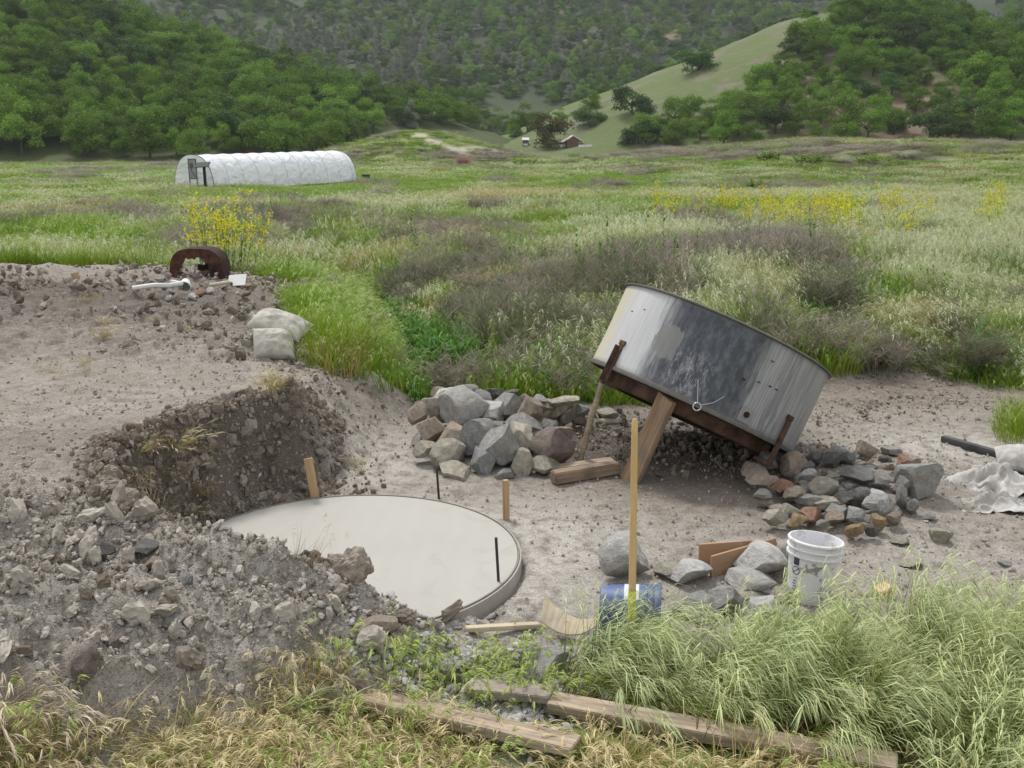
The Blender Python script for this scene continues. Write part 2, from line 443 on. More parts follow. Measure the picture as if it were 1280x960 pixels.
pitwall = sst(.42, .0, np.abs(db_-.06))*sst(4.85, 5.6, Y)*sst(8.0, 7.0, Y)*sst(-1.25, -1.55, X+.0)
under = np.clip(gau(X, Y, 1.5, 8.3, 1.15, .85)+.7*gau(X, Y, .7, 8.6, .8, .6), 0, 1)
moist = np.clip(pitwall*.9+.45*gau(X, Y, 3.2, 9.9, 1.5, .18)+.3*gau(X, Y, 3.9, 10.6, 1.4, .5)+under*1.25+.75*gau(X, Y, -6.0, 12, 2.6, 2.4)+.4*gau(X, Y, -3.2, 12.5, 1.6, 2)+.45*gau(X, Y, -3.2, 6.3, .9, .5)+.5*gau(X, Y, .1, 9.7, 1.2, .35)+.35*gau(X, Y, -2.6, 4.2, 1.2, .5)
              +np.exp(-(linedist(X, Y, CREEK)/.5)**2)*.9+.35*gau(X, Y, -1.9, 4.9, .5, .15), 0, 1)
pale = np.clip(.25+.8*gau(X, Y, .2, 6.1, .7, 1.0)+.8*gau(X, Y, -1.1, 7.9, .6, .7)+.75*gau(X, Y, 3.7, 8.4, 1.5, .45)+.6*gau(X, Y, -.2, 4.9, .5, .3)+.4*gau(X, Y, -1.6, 4.4, .4, .3)
             +.6*sst(SLAB_R+.28, SLAB_R+.05, np.hypot(X-SLAB[0], Y-SLAB[1]))+.3*gau(X, Y, 2.5, 5.9, 1.2, .5)-.6*under, 0, 1)
brown = np.clip(.2+.8*pitwall+1.0*gau(X, Y, 4.0, 10.4, 1.9, .75)+.6*gau(X, Y, 1.4, 7.2, 1.4, .5)+.5*gau(X, Y, 1.9, 7.2, .7, .4)+.6*gau(X, Y, -4, 14, 4, 2)+.5*gau(X, Y, -1.7, 5.0, .5, .25)-.3*gau(X, Y, -2.5, 4.2, 1.2, .6), 0, 1)
ROADL = [(-22, 228), (-12, 214), (-9, 222), (2, 240), (14, 258), (30, 285)]
road = sst(1.7, 1.0, linedist(X, Y, ROADL)+.3*fbm(X*.3, Y*.3, 2, 5))*(Y > 150)
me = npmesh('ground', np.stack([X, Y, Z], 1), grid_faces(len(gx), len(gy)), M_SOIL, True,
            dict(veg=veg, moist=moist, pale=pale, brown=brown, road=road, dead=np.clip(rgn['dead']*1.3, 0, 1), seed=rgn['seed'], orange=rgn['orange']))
tag(link('ground', me), kind='structure')
# creek water
mw = NT('creek_water'); mw.set(Base_Color=(.05, .05, .045), Roughness=.08); mw.b.inputs['Specular IOR Level'].default_value = .5
V = []; 
cl = CREEK; cen = []
for i in range(len(cl)-1):
    for k in range(8): cen.append(Vector(cl[i]).lerp(Vector(cl[i+1]), k/8))
Fc = []
for i, c in enumerate(cen):
    t = (cen[min(i+1, len(cen)-1)]-cen[max(0, i-1)]).normalized(); nrm = Vector((t.y, -t.x)); wv = .38+.12*math.sin(i*1.3)
    zz = gh(c.x, c.y)+.05
    V += [(c.x-nrm.x*wv, c.y-nrm.y*wv, zz), (c.x+nrm.x*wv, c.y+nrm.y*wv, zz)]
    if i: Fc.append((2*i-2, 2*i-1, 2*i+1, 2*i))
me = bpy.data.meshes.new('water'); me.from_pydata(V, [], Fc); me.materials.append(mw.m); tag(link('water', me), kind='structure')

# ------------------------------------------------------------------ hills
def lhill(x, y):
    u = x*360/np.maximum(y, 150)      # spreads the ridge with distance so that its flank keeps facing the valley
    ridge = np.interp(x, [-900, -420, -200, -135, -98, -69, -35, -8, 12, 30], [150, 110, 62, 45, 31, 23, 15.5, 9, 2, -8])
    foot = np.interp(x, [-400, -190, -120, -70, -40, -5], [200, 218, 228, 236, 262, 300])
    s = np.clip((y-foot)/(368-foot), 0, 1.6)
    z = ridge*np.where(s < 1, s**1.15*(1.25-.25*s), 1-.25*(s-1))
    return np.where(y < foot, -(foot-y)*.12, z)+sst(foot, foot+30, y)*2.5*fbm(x/28, y/28, 4, 81)-.6
def rhill(x, y):
    ridge = np.interp(x, [-30, 0, 17, 50, 80, 104, 121, 135, 160, 195, 260, 400, 900], [0, 8, 18, 29, 40.5, 50.5, 54, 52, 43, 36, 26, 20, 14])
    foot = np.interp(x, [-20, 20, 60, 110, 200, 400], [300, 285, 262, 240, 225, 220])
    s = np.clip((y-foot)/(415-foot), 0, 1.7)
    prof = np.where(s < 1, np.sin(s*np.pi/2)**1.25, 1-.35*(s-1))
    z = ridge*prof
    return np.where(y < foot, -(foot-y)*.12, z)+sst(foot, foot+30, y)*1.6*fbm(x/26, y/30, 4, 83)-.6
def mtn(x, y):
    s = np.clip((y-470)/(1480-470), 0, 1.5)
    u = x*1500/np.maximum(y, 400)
    top = 285+18*fbm(x/160, y/400, 3, 91)-96*np.exp(-((u-(1228-640)/F*1500)/22)**2)*sst(.7, 1, s)+np.interp(x, [-900, -200, 200, 900], [60, 30, 0, 0])
    z = top*(s**1.1)
    z = z+sst(.02, .35, s)*sst(1.02, .8, s)*26*fbm(x/150, y/210, 5, 93)+sst(0, .1, s)*3.0*fbm(x/30, y/30, 3, 95)
    return np.where(y < 470, -(470-y)*.1, z)-1
def hillmesh(name, fn, x0, x1, y0, y1, st, mat, bare=None):
    ax = np.arange(x0, x1, st); ay = np.arange(y0, y1, st); X, Y = np.meshgrid(ax, ay); X = X.ravel(); Y = Y.ravel()
    Z = fn(X, Y); b = bare(X, Y, Z) if bare else np.zeros(len(X))
    tag(link(name, npmesh(name, np.stack([X, Y, Z], 1), grid_faces(len(ax), len(ay)), mat, True, dict(bare=b))), kind='structure')
def pxblobs(x, y, z, L):
    px, py = PX(x, y, z); v = np.zeros(x.shape)
    for cx, cy, rx, ry in L: v = v+np.exp(-(((px-cx)/rx)**2+((py-cy)/ry)**2))
    return v
hillmesh('wooded_hill', lhill, -520, 34, 190, 620, 3.0, M_HILLW)
hillmesh('grassy_hill', rhill, -34, 640, 205, 700, 3.0, M_HILLG,
         lambda x, y, z: np.clip(pxblobs(x, y, z, [(1145, 155, 18, 16), (1050, 150, 110, 30), (1150, 130, 80, 40), (1000, 100, 30, 60)])*(.6+.6*fbm(x/7, y/7, 3, 5)), 0, 1))
hillmesh('mountain', mtn, -1500, 1500, 440, 1900, 9.0, M_MTN,
         lambda x, y, z: np.clip(pxblobs(x, y, z, [(705, 75, 12, 8), (735, 50, 10, 10), (690, 10, 16, 10), (840, 40, 16, 14), (1220, 40, 16, 14)])*1.2*sst(-.1, .4, fbm(x/14, y/14, 3, 5)+.2), 0, 1))

# ------------------------------------------------------------------ scatter: one object whose points carry copies of plants that stand in the scene
def scatter(name, P, rot, scl, tint, srcs, idx, label, cat, mat=None):
    P = np.asarray(P, dtype=np.float32); n = len(P)
    me = bpy.data.meshes.new(name); me.vertices.add(n); me.vertices.foreach_set('co', P.ravel())
    a = me.attributes.new('rot', 'FLOAT_VECTOR', 'POINT'); a.data.foreach_set('vector', np.asarray(rot, np.float32).ravel())
    a = me.attributes.new('scl', 'FLOAT_VECTOR', 'POINT'); a.data.foreach_set('vector', np.asarray(scl, np.float32).ravel())
    a = me.attributes.new('tint', 'FLOAT', 'POINT'); a.data.foreach_set('value', np.asarray(tint, np.float32))
    a = me.attributes.new('idx', 'INT', 'POINT'); a.data.foreach_set('value', np.asarray(idx, np.int32))
    o = link(name, me)
    g = bpy.data.node_groups.new(name+'_scatter', 'GeometryNodeTree')
    g.interface.new_socket('Geometry', in_out='INPUT', socket_type='NodeSocketGeometry')
    g.interface.new_socket('Geometry', in_out='OUTPUT', socket_type='NodeSocketGeometry')
    N = g.nodes; L = g.links; gi = N.new('NodeGroupInput'); go = N.new('NodeGroupOutput'); jn = N.new('GeometryNodeJoinGeometry')
    def na(nm, dt):
        q = N.new('GeometryNodeInputNamedAttribute'); q.data_type = dt; q.inputs[0].default_value = nm
        return [s for s in q.outputs if s.enabled and s.name == 'Attribute'][0]
    ra, sa, ia = na('rot', 'FLOAT_VECTOR'), na('scl', 'FLOAT_VECTOR'), na('idx', 'INT')
    for k, s in enumerate(srcs):
        oi = N.new('GeometryNodeObjectInfo'); oi.inputs['Object'].default_value = s; oi.inputs['As Instance'].default_value = True
        oi.transform_space = 'ORIGINAL'
        ip = N.new('GeometryNodeInstanceOnPoints'); cp = N.new('FunctionNodeCompare'); cp.data_type = 'INT'; cp.operation = 'EQUAL'
        L.new(ia, cp.inputs[2]); cp.inputs[3].default_value = k
        L.new(gi.outputs[0], ip.inputs['Points']); L.new(cp.outputs[0], ip.inputs['Selection']); L.new(oi.outputs['Geometry'], ip.inputs['Instance'])
        L.new(ra, ip.inputs['Rotation']); L.new(sa, ip.inputs['Scale']); L.new(ip.outputs[0], jn.inputs[0])
    L.new(jn.outputs[0], go.inputs[0])
    md = o.modifiers.new('scatter', 'NODES'); md.node_group = g
    return tag(o, label, cat, kind='stuff')
# ------------------------------------------------------------------ plants: materials
def translu(t, col, fac=.25):
    tr = t.t.nodes.new('ShaderNodeBsdfTranslucent'); t.inp(tr.inputs[0], col)
    mxs = t.t.nodes.new('ShaderNodeMixShader'); mxs.inputs[0].default_value = fac
    t.t.links.new(t.b.outputs[0], mxs.inputs[1]); t.t.links.new(tr.outputs[0], mxs.inputs[2]); t.t.links.new(mxs.outputs[0], t.out.inputs[0])
def m_leaf(name, a, b, c=None, fac=.25):
    t = NT(name); rv = t.attr('rv'); r = t.orand()
    col = t.mix(rv, a, b)
    if c: col = t.mix(t.ss(r, .35, .95), col, t.mix(rv, tuple(x*.6 for x in c), c))
    col = t.hsv(col, t.n('ShaderNodeMapRange', {0: r, 3: .488, 4: .512}), 1.0, t.n('ShaderNodeMapRange', {0: t.mth('FRACT', t.mth('MULTIPLY', r, 7.3)), 3: .62, 4: 1.38}))
    t.set(Base_Color=col, Roughness=.6); translu(t, col, fac)
    return t.m
def m_grass(name, low, mid, tip, head, alt=None):
    t = NT(name); h = t.attr('h'); rv = t.attr('rv')
    col = t.mix(t.ss(h, .02, .5), low, mid); col = t.mix(t.ss(h, .5, 1.0), col, tip)
    if alt: col = t.mix(t.ss(rv, .62, .8), col, alt)
    col = t.mix(t.attr('hd'), col, head)
    r = t.orand()
    col = t.hsv(col, t.n('ShaderNodeMapRange', {0: r, 3: .485, 4: .51}), 1.0,
                t.n('ShaderNodeMapRange', {0: t.mth('FRACT', t.mth('ADD', t.mth('MULTIPLY', r, 5.7), rv)), 3: .7, 4: 1.3}))
    t.set(Base_Color=col, Roughness=.55); translu(t, col, .3)
    return t.m
M_OAK = m_leaf('oak_leaves', (.046, .112, .010), (.155, .285, .024), (.20, .31, .038))
M_OAKD = m_leaf('dark_oak_leaves', (.030, .075, .014), (.085, .16, .030))
M_OAKR = m_leaf('reddish_leaves', (.05, .07, .02), (.12, .11, .035), (.16, .09, .045))
M_PINE = m_leaf('grey_pine_needles', (.12, .145, .095), (.26, .285, .215))
M_BARK = simple('bark', (.085, .07, .058), .95, 3)
M_BARE = simple('bare_grey_twigs', (.22, .19, .17), .95, 3)
# ------------------------------------------------------------------ trees
def HILLZ(x, y):
    a = np.array([float(x)]); b = np.array([float(y)])
    return max(gh(x, y), float(lhill(a, b)[0]) if x < 34 else -99, float(rhill(a, b)[0]) if x > -34 else -99, float(mtn(a, b)[0]))
def ONHILL(px, py, y0=120, y1=620):
    for dd in np.arange(y0, y1, 1.0):
        q = D(px, py, dd); h_ = HILLZ(q.x, q.y)
        if h_ >= q.z: return Vector((q.x, q.y, h_))
    return q
def crown(name, seed, Ht, Rr, nleaf, mat, style='oak', leaf=.42):
    g = np.random.default_rng(seed)
    C = []; 
    if style == 'pine':
        for i in range(26):
            f = g.random(); z = Ht*(.18+.80*f); rr = Rr*(1.05-f)*.85
            a = g.random()*6.28; C.append((math.cos(a)*rr*g.random(), math.sin(a)*rr*g.random(), z, Rr*(.20+.26*(1-f)), Ht*.07))
    else:
        k = 20 if style == 'oak' else 15
        for i in range(k):
            a = g.random()*6.28; q = math.sqrt(g.random())
            z = Ht*(.20+.64*g.random()*(1-.35*q*q)); r_ = Rr*.74*q
            C.append((math.cos(a)*r_, math.sin(a)*r_, z, Rr*g.uniform(.28, .46), Ht*g.uniform(.12, .20)))
    C = np.array(C); w = C[:, 3]**2; w /= w.sum()
    L = g.choice(len(C), nleaf, p=w)
    d = g.normal(size=(nleaf, 3)); d /= np.linalg.norm(d, axis=1)[:, None]
    d[:, 2] = np.where(d[:, 2] < -.3, -d[:, 2]*.6, d[:, 2])
    rad = g.random(nleaf)**.28
    c = C[L]; P = c[:, :3]+d*rad[:, None]*np.stack([c[:, 3], c[:, 3], c[:, 4]], 1)
    P = P+g.normal(size=P.shape)*leaf*.35
    n = d+g.normal(size=d.shape)*.7; n /= np.linalg.norm(n, axis=1)[:, None]
    u = np.cross(n, g.normal(size=n.shape)); u /= np.linalg.norm(u, axis=1)[:, None]; v = np.cross(n, u)
    s = leaf*g.uniform(.55, 1.25, nleaf)[:, None]
    ar = .35 if style == 'pine' else .8
    V = np.concatenate([P-u*s*.5, P-v*s*.5*ar+n*s*.1, P+u*s*.5, P+v*s*.5*ar+n*s*.1], 1).reshape(-1, 3)
    Fq = np.arange(nleaf*4).reshape(-1, 4)
    return npmesh(name, V, Fq, mat, False, dict(rv=np.repeat(g.random(nleaf), 4)))
def trunk(name, seed, Ht, Rr, mat, style='oak'):
    g = random.Random(seed); m = MB(); r0 = Ht*.03
    lean = Vector((g.uniform(-.06, .06), g.uniform(-.06, .06), 0))
    top = .9 if style == 'pine' else .55
    pts = [Vector((0, 0, -.6)), Vector((0, 0, .1)), Vector(lean*Ht*.3)+Vector((0, 0, Ht*.25)), Vector(lean*Ht*.7)+Vector((0, 0, Ht*top))]
    m.tube(pts, [r0*1.5, r0*1.1, r0*.75, r0*.2], 7)
    for i in range(6 if style != 'pine' else 8):
        a = i*1.05+g.random(); b = pts[2].lerp(pts[3], g.random()*.7)
        e = b+Vector((math.cos(a)*Rr*.6, math.sin(a)*Rr*.6, Ht*g.uniform(.08, .28)))
        mid = b.lerp(e, .5)+Vector((0, 0, Ht*.03))
        m.tube([b, mid, e], [r0*.45, r0*.3, r0*.1], 5)
    me = bpy.data.meshes.new(name); me.from_pydata([tuple(v) for v in m.v], [], m.f); me.materials.append(mat); me.polygons.foreach_set('use_smooth', [True]*len(m.f)); me.update()
    return me
KINDS = []
for i in range(6): KINDS.append((crown('crown', 100+i, 10.5, 4.2+.35*(i % 3), 5200, M_OAK, 'oak' if i % 2 else 'oak2', .33), trunk('trunk', 100+i, 9.5, 4.6, M_BARK)))
for i in range(2): KINDS.append((crown('crown', 120+i, 10, 4.8, 5200, M_OAKD, 'oak', .33), trunk('trunk', 120+i, 9.5, 5.0, M_BARK)))
for i in range(3): KINDS.append((crown('crown', 130+i, 10.5, 4.6, 2600, M_PINE, 'pine', .6), trunk('trunk', 130+i, 12, 2.4, M_BARE, 'pine')))
KINDS.append((crown('crown', 140, 9.5, 5.0, 3600, M_OAKR), trunk('trunk', 140, 9.5, 5.0, M_BARK)))
SRC = {}
def tree(k, x, y, z, s, label, group=None, name='oak_tree', cat='tree', sz=None, rz=None):
    e = empty(name, (x, y, z-.2-.75*s), (0, 0, rnd.random()*6.28 if rz is None else rz)); s2 = sz or s; e.scale = (s, s, s2)
    tag(e, label, cat, group)
    c = link('crown', KINDS[k][0], e); t = link('trunk', KINDS[k][1], e)
    SRC.setdefault(k, c)
    return e
def poisson(x0, x1, y0, y1, dmin, seed, tries):
    g = np.random.default_rng(seed); P = np.stack([g.uniform(x0, x1, tries), g.uniform(y0, y1, tries)], 1); out = []; grid = {}
    for p in P:
        k = (int(p[0]//dmin), int(p[1]//dmin)); ok = True
        for a in (-1, 0, 1):
            for b in (-1, 0, 1):
                for q in grid.get((k[0]+a, k[1]+b), ()):
                    if (q[0]-p[0])**2+(q[1]-p[1])**2 < dmin*dmin: ok = False; break
                if not ok: break
            if not ok: break
        if ok: grid.setdefault(k, []).append(p); out.append(p)
    return np.array(out)
# left woods
P = poisson(-250, 6, 205, 372, 6.0, 5, 18000); zz = lhill(P[:, 0], P[:, 1])
px, py = PX(P[:, 0], P[:, 1], np.maximum(zz, ground_h(P[:, 0], P[:, 1])))
lim = np.interp(px, [-60, 0, 60, 180, 300, 400, 450, 475, 520, 600, 628, 640], [198, 196, 196, 200, 205, 202, 190, 160, 158, 162, 160, 120])
keep = (px > -90) & (px < 632) & (py < lim) & (py > -60) & (zz > -.5)
PL = P[keep]; ZL = zz[keep]
# right woods
P = poisson(-10, 330, 238, 420, 5.7, 6, 26000); zz = rhill(P[:, 0], P[:, 1]); px, py = PX(P[:, 0], P[:, 1], zz)
lim = np.interp(px, [775, 800, 840, 900, 930, 960, 1000, 1050, 1100], [180, 168, 152, 136, 124, 100, 58, 30, 0])
clear = sum(np.exp(-(((px-a)/c)**2+((py-b)/d)**2)) for a, b, c, d in [(1146, 163, 15, 22), (1060, 150, 60, 8), (1145, 118, 44, 10), (1215, 150, 34, 7), (1030, 105, 22, 8)])
keep = (px > 775) & (px < 1380) & (py > lim) & (py < 184) & (zz > -.5) & (clear < .5+.4*rg.random(len(px)))
PR = P[keep]; ZR = zz[keep]
allp = [(math.hypot(p[0], p[1]), 'L', p, z) for p, z in zip(PL, ZL)]+[(math.hypot(p[0], p[1])+8, 'R', p, z) for p, z in zip(PR, ZR)]
allp.sort(key=lambda q: q[0])
NIND = 272
for i, (d, s, p, z) in enumerate(allp[:NIND]):
    k = rnd.choice([0, 1, 2, 3, 4, 5, 0, 1, 2, 3, 4, 5, 6, 7]); z = max(z, gh(p[0], p[1]))
    if s == 'L': tree(k, p[0], p[1], z, rnd.choice([rnd.uniform(.75, 1.0), rnd.uniform(.95, 1.35), rnd.uniform(1.05, 1.45)]), 'leafy green oak in the dense woods covering the left hill', 'oaks of the left hill woods')
    else: tree(k, p[0], p[1], z, rnd.choice([rnd.uniform(.65, .9), rnd.uniform(.85, 1.2), rnd.uniform(.95, 1.3)]), 'dark green oak in the woods covering the right hill', 'oaks of the right hill woods')
# lone trees of the open slope and valley: px, py of the foot, size, distance, kind, label
LONE = [(874, 88, 1.9, 392, 6, 'round dark oak standing alone high on the open grassy slope'),
 (790, 143, 1.6, 330, 7, 'wide dark oak in the middle of the grassy slope'), (735, 158, 1.35, 330, 6, 'low dark oak at the left foot of the grassy slope'),
 (740, 136, 1.0, 360, 3, 'thin crowned oak just above the low dark oak on the grassy slope'), (798, 180, 1.1, 268, 7, 'dark oak at the slope foot beside the woods edge'),
 (835, 176, 1.1, 270, 6, 'second dark oak along the right woods edge'), (684, 184, 1.12, 232, 11, 'reddish green oak beside the pale roofed pavilion'),
 (660, 165, 1.2, 290, 0, 'green oak behind the small white shed'), (645, 172, .7, 300, 1, 'small green oak left of the small white shed'), (690, 128, .7, 420, 2, 'small oak far up the valley meadow'),
 (640, 122, .8, 430, 4, 'oak at the far end of the valley meadow'), (700, 150, .6, 350, 5, 'small oak at the lower end of the grassy ridge'),
 (515, 160, 1.0, 330, 8, 'pale grey pine rising at the right end of the left woods'), (1125, 163, .5, 262, 3, 'small round oak on the bare bank under the right woods'),
 (1010, 22, .8, 425, 6, 'oak on the very top of the grassy hill')]
for px_, py_, s, d, k, lb in LONE:
    q = D(px_, py_, d); hz = max(gh(q.x, q.y), float(lhill(np.array([q.x]), np.array([q.y]))[0]) if q.x < 6 and q.y < 500 else -99, float(rhill(np.array([q.x]), np.array([q.y]))[0]) if q.x > -34 else -99, float(mtn(np.array([q.x]), np.array([q.y]))[0]) if q.y > 440 else -99)
    # slide along the ray to the hillside it stands on
    best = None
    for dd in np.arange(200, 620, 1.5):
        q = D(px_, py_, dd)
        hz = max(gh(q.x, q.y), float(lhill(np.array([q.x]), np.array([q.y]))[0]) if q.x < 34 else -99, float(rhill(np.array([q.x]), np.array([q.y]))[0]) if q.x > -34 else -99, float(mtn(np.array([q.x]), np.array([q.y]))[0]))
        if hz >= q.z: best = (q.x, q.y, hz, dd); break
    if best is None: best = (q.x, q.y, q.z, d)
    f = best[3]/d; tree(k, best[0], best[1], best[2]-s*f*1.1, s*max(.6, min(1.5, f)), lb, name='grey_pine' if k in (8, 9, 10) else 'oak_tree', sz=s*max(.6, min(1.5, f))*(.9 if k < 8 else 1))
# ridge line oaks behind the grassy hill's crest
for i, (px_, py_) in enumerate([(985, 24), (965, 30), (948, 36), (930, 42), (912, 46), (895, 54), (850, 72), (838, 78), (826, 82), (818, 86), (760, 108), (975, 14), (1000, 14)]):
    q = D(px_, py_, 428); z = float(rhill(np.array([q.x]), np.array([q.y]))[0])
    tree(rnd.choice([4, 5, 6, 7]), q.x, q.y, min(z, q.z+2)-1.0, rnd.uniform(.5, .75), 'dark oak along the crest line of the grassy hill', 'oaks on the crest of the grassy hill')
for k in range(8, 11):
    if k not in SRC:
        q = D([0, 420, 560, 350][k-7], 100, 380); x_, y_ = q.x, 372.0; z_ = float(lhill(np.array([x_]), np.array([y_]))[0])
        tree(k, x_, y_, z_, .95, ['', '', 'grey pine behind the ridge of the left woods, the right one of two', 'grey pine behind the ridge of the left woods, the left one of two'][k-7], name='grey_pine')
# the rest of both woods and the mountain's cover
rest = allp[NIND:]
def far_scatter(name, P, Z, K, smin, smax, label, cat, seed):
    g = np.random.default_rng(seed); n = len(P)
    s = g.uniform(smin, smax, n); rot = np.zeros((n, 3)); rot[:, 2] = g.random(n)*6.28
    ks = sorted(set(K)); idx = np.array([ks.index(k) for k in K])
    scatter(name, np.column_stack([P, Z-.4]), rot, np.column_stack([s, s, s*g.uniform(.85, 1.1, n)]), g.random(n), [SRC[k] for k in ks], idx, label, cat)
if rest:
    far_scatter('forest', np.array([r[2] for r in rest]), np.array([r[3] for r in rest]), [rnd.choice([0, 1, 2, 3, 4, 5, 6, 7]) for _ in rest], .9, 1.4,
                'farther green oak woods on the upper flanks of both near hills', 'woods', 8)
P = poisson(-860, 900, 500, 1600, 6.9, 9, 90000); Z = mtn(P[:, 0], P[:, 1]); px, py = PX(P[:, 0], P[:, 1], Z)
n1 = fbm(P[:, 0]/90, P[:, 1]/90, 4, 101); n2 = fbm(P[:, 0]/160+5, P[:, 1]/120, 4, 102)
mead = sum(np.exp(-(((px-a)/c)**2+((py-b)/d)**2)) for a, b, c, d in [(660, 140, 60, 22), (560, 100, 14, 6), (705, 75, 10, 7), (740, 50, 10, 10), (330, 45, 12, 5), (1228, 6, 22, 12)])
keep = (px > -70) & (px < 1350) & (py > -75) & (py < 175) & (mead < .4) & (n1+.9*rg.random(len(n1)) > -.05)
P, Z, px, py, n2 = P[keep], Z[keep], px[keep], py[keep], n2[keep]
grey = 1.1*np.exp(-(((px-420)/190)**2+((py-70-.13*(px-400))/38)**2))+.5*np.exp(-(((px-700)/260)**2+((py-60)/50)**2))+.35*np.exp(-(((px-1150)/120)**2+((py-40)/50)**2))+.3*n2
isg = rg.random(len(px))*1.1 < grey*.72
K = [rnd.choice([8, 9, 10]) if a else rnd.choice([0, 2, 3, 5, 6, 7, 6, 7]) for a in isg]
far_scatter('mountain_forest', P, Z, K, .75, 1.35, 'dark oak and grey pine forest covering the mountain behind the valley', 'woods', 10)
print('trees', len(PL), len(PR), len(rest), len(P))

# ------------------------------------------------------------------ grass and brush meshes
class RB:
    """ribbons: a batch of thin curved blades"""
    def __init__(s): s.V = []; s.Q = []; s.h = []; s.rv = []; s.hd = []; s.n = 0
    def blade(s, pts, wd, rv, hd=0, h0=0., h1=1., wdir=None):
        k = len(pts); b = s.n
        for i, p in enumerate(pts):
            f = i/(k-1); w_ = wd*(1-f**1.6)*.5 if not hd else wd*.5*math.sin(math.pi*min(.97, max(.08, f)))
            t = (pts[min(i+1, k-1)]-pts[max(i-1, 0)])
            d = wdir if wdir is not None else t.cross(Vector((.3, 1, .1)))
            if d.length < 1e-6: d = Vector((1, 0, 0))
            d = d.normalized()*max(w_, wd*.06)
            s.V += [p-d, p+d]; s.h += [h0+(h1-h0)*f]*2; s.rv += [rv]*2; s.hd += [hd]*2
        for i in range(k-1): s.Q.append((b+2*i, b+2*i+1, b+2*i+3, b+2*i+2))
        s.n += 2*k
    def mesh(s, name, mat): return npmesh(name, np.array([tuple(v) for v in s.V]), np.array(s.Q), mat, True, dict(h=s.h, rv=s.rv, hd=s.hd))
def blade_pts(g, x, y, L, az, lean, curl, k=5):
    p = Vector((x, y, -.02)); an = lean; out = [p.copy()]
    for i in range(k-1):
        st = L/(k-1); p = p+Vector((math.cos(az)*math.sin(an)*st, math.sin(az)*math.sin(an)*st, math.cos(an)*st)); an += curl/(k-1); out.append(p.copy())
    return out
def grass(name, seed, n, rad, h0, h1, wd, mat, lean=.35, curl=.9, heads=.3, headlen=.07, nsp=5, wind=(0, .35), hw=.006, segs=5):
    g = random.Random(seed); m = RB()
    for i in range(n):
        a = g.random()*6.28; r = rad*math.sqrt(g.random()); x, y = r*math.cos(a), r*math.sin(a)
        L = g.uniform(h0, h1); az = math.atan2(math.sin(a)*.6+math.sin(wind[0])*wind[1]*2+g.gauss(0, .45), math.cos(a)*.6+math.cos(wind[0])*wind[1]*2+g.gauss(0, .45))
        hd = g.random() < heads; rv = g.random()
        pts = blade_pts(g, x, y, L*(1.1 if hd else 1), az, abs(g.gauss(0, lean*.5)), g.uniform(.3, 1)*curl*(.7 if hd else 1), segs)
        wa = g.random()*3.14
        m.blade(pts, wd*(.45 if hd else 1)*g.uniform(.7, 1.3), rv, 0, 0, .8 if hd else 1, Vector((math.cos(wa), math.sin(wa), 0)))
        if hd:
            t0 = (pts[-1]-pts[-2]).normalized()
            for j in range(nsp):
                b = pts[-1]-t0*(headlen*.9*j/nsp); dr = Vector((math.cos(az)*.8+g.gauss(0, .16), math.sin(az)*.8+g.gauss(0, .16), g.uniform(-.95, -.15))).normalized()
                e1 = b+(t0*.6+dr*.6)*headlen*.5; e2 = e1+(dr+Vector((0, 0, -.35))).normalized()*headlen*g.uniform(.5, .9)
                m.blade([b, e1, e2], hw, rv*.5+g.random()*.5, 1, 0, 1, Vector((math.cos(wa+j), math.sin(wa+j), .2)))
    return m.mesh(name, mat)
MG_GREEN = m_grass('green_grass', (.15, .18, .035), (.13, .255, .014), (.22, .375, .032), (.34, .42, .11), (.28, .34, .06))
MG_CLUMP = m_grass('bright_grass', (.24, .22, .04), (.155, .28, .014), (.26, .42, .04), (.40, .52, .17), (.24, .32, .03))
MG_SEED = m_grass('seeding_grass', (.16, .19, .04), (.17, .26, .035), (.32, .40, .11), (.54, .57, .36), (.32, .35, .14))
MG_ORNG = m_grass('ochre_grass', (.28, .17, .06), (.36, .26, .07), (.42, .36, .13), (.50, .44, .22), (.24, .26, .07))
MG_DRY = m_grass('dry_grass', (.30, .22, .12), (.45, .35, .15), (.60, .49, .24), (.62, .54, .30), (.26, .33, .06))
MG_STRAW = m_grass('straw', (.30, .23, .14), (.46, .38, .25), (.55, .47, .33), (.58, .50, .36), (.36, .27, .17))
MG_FORE = m_grass('wild_oat_grass', (.24, .145, .07), (.115, .19, .024), (.21, .315, .055), (.50, .56, .28), (.27, .24, .08))
MG_BRUSH = m_grass('dead_brush', (.16, .13, .105), (.27, .225, .19), (.42, .355, .305), (.44, .37, .32), (.17, .20, .09))
MG_BUSH = m_grass('grey_green_brush', (.11, .09, .07), (.16, .155, .10), (.24, .235, .155), (.34, .31, .23), (.13, .19, .075))
MG_REED = m_grass('reed_leaf', (.08, .15, .03), (.085, .23, .022), (.15, .34, .045), (.4, .45, .2), (.06, .18, .02))
MG_MUST = m_grass('mustard_plant', (.09, .15, .04), (.12, .21, .04), (.17, .27, .06), (.66, .64, .05), (.12, .2, .05))
MG_PINKB = m_grass('pink_shrub', (.2, .12, .09), (.35, .20, .16), (.50, .29, .24), (.5, .3, .25), (.3, .2, .12))

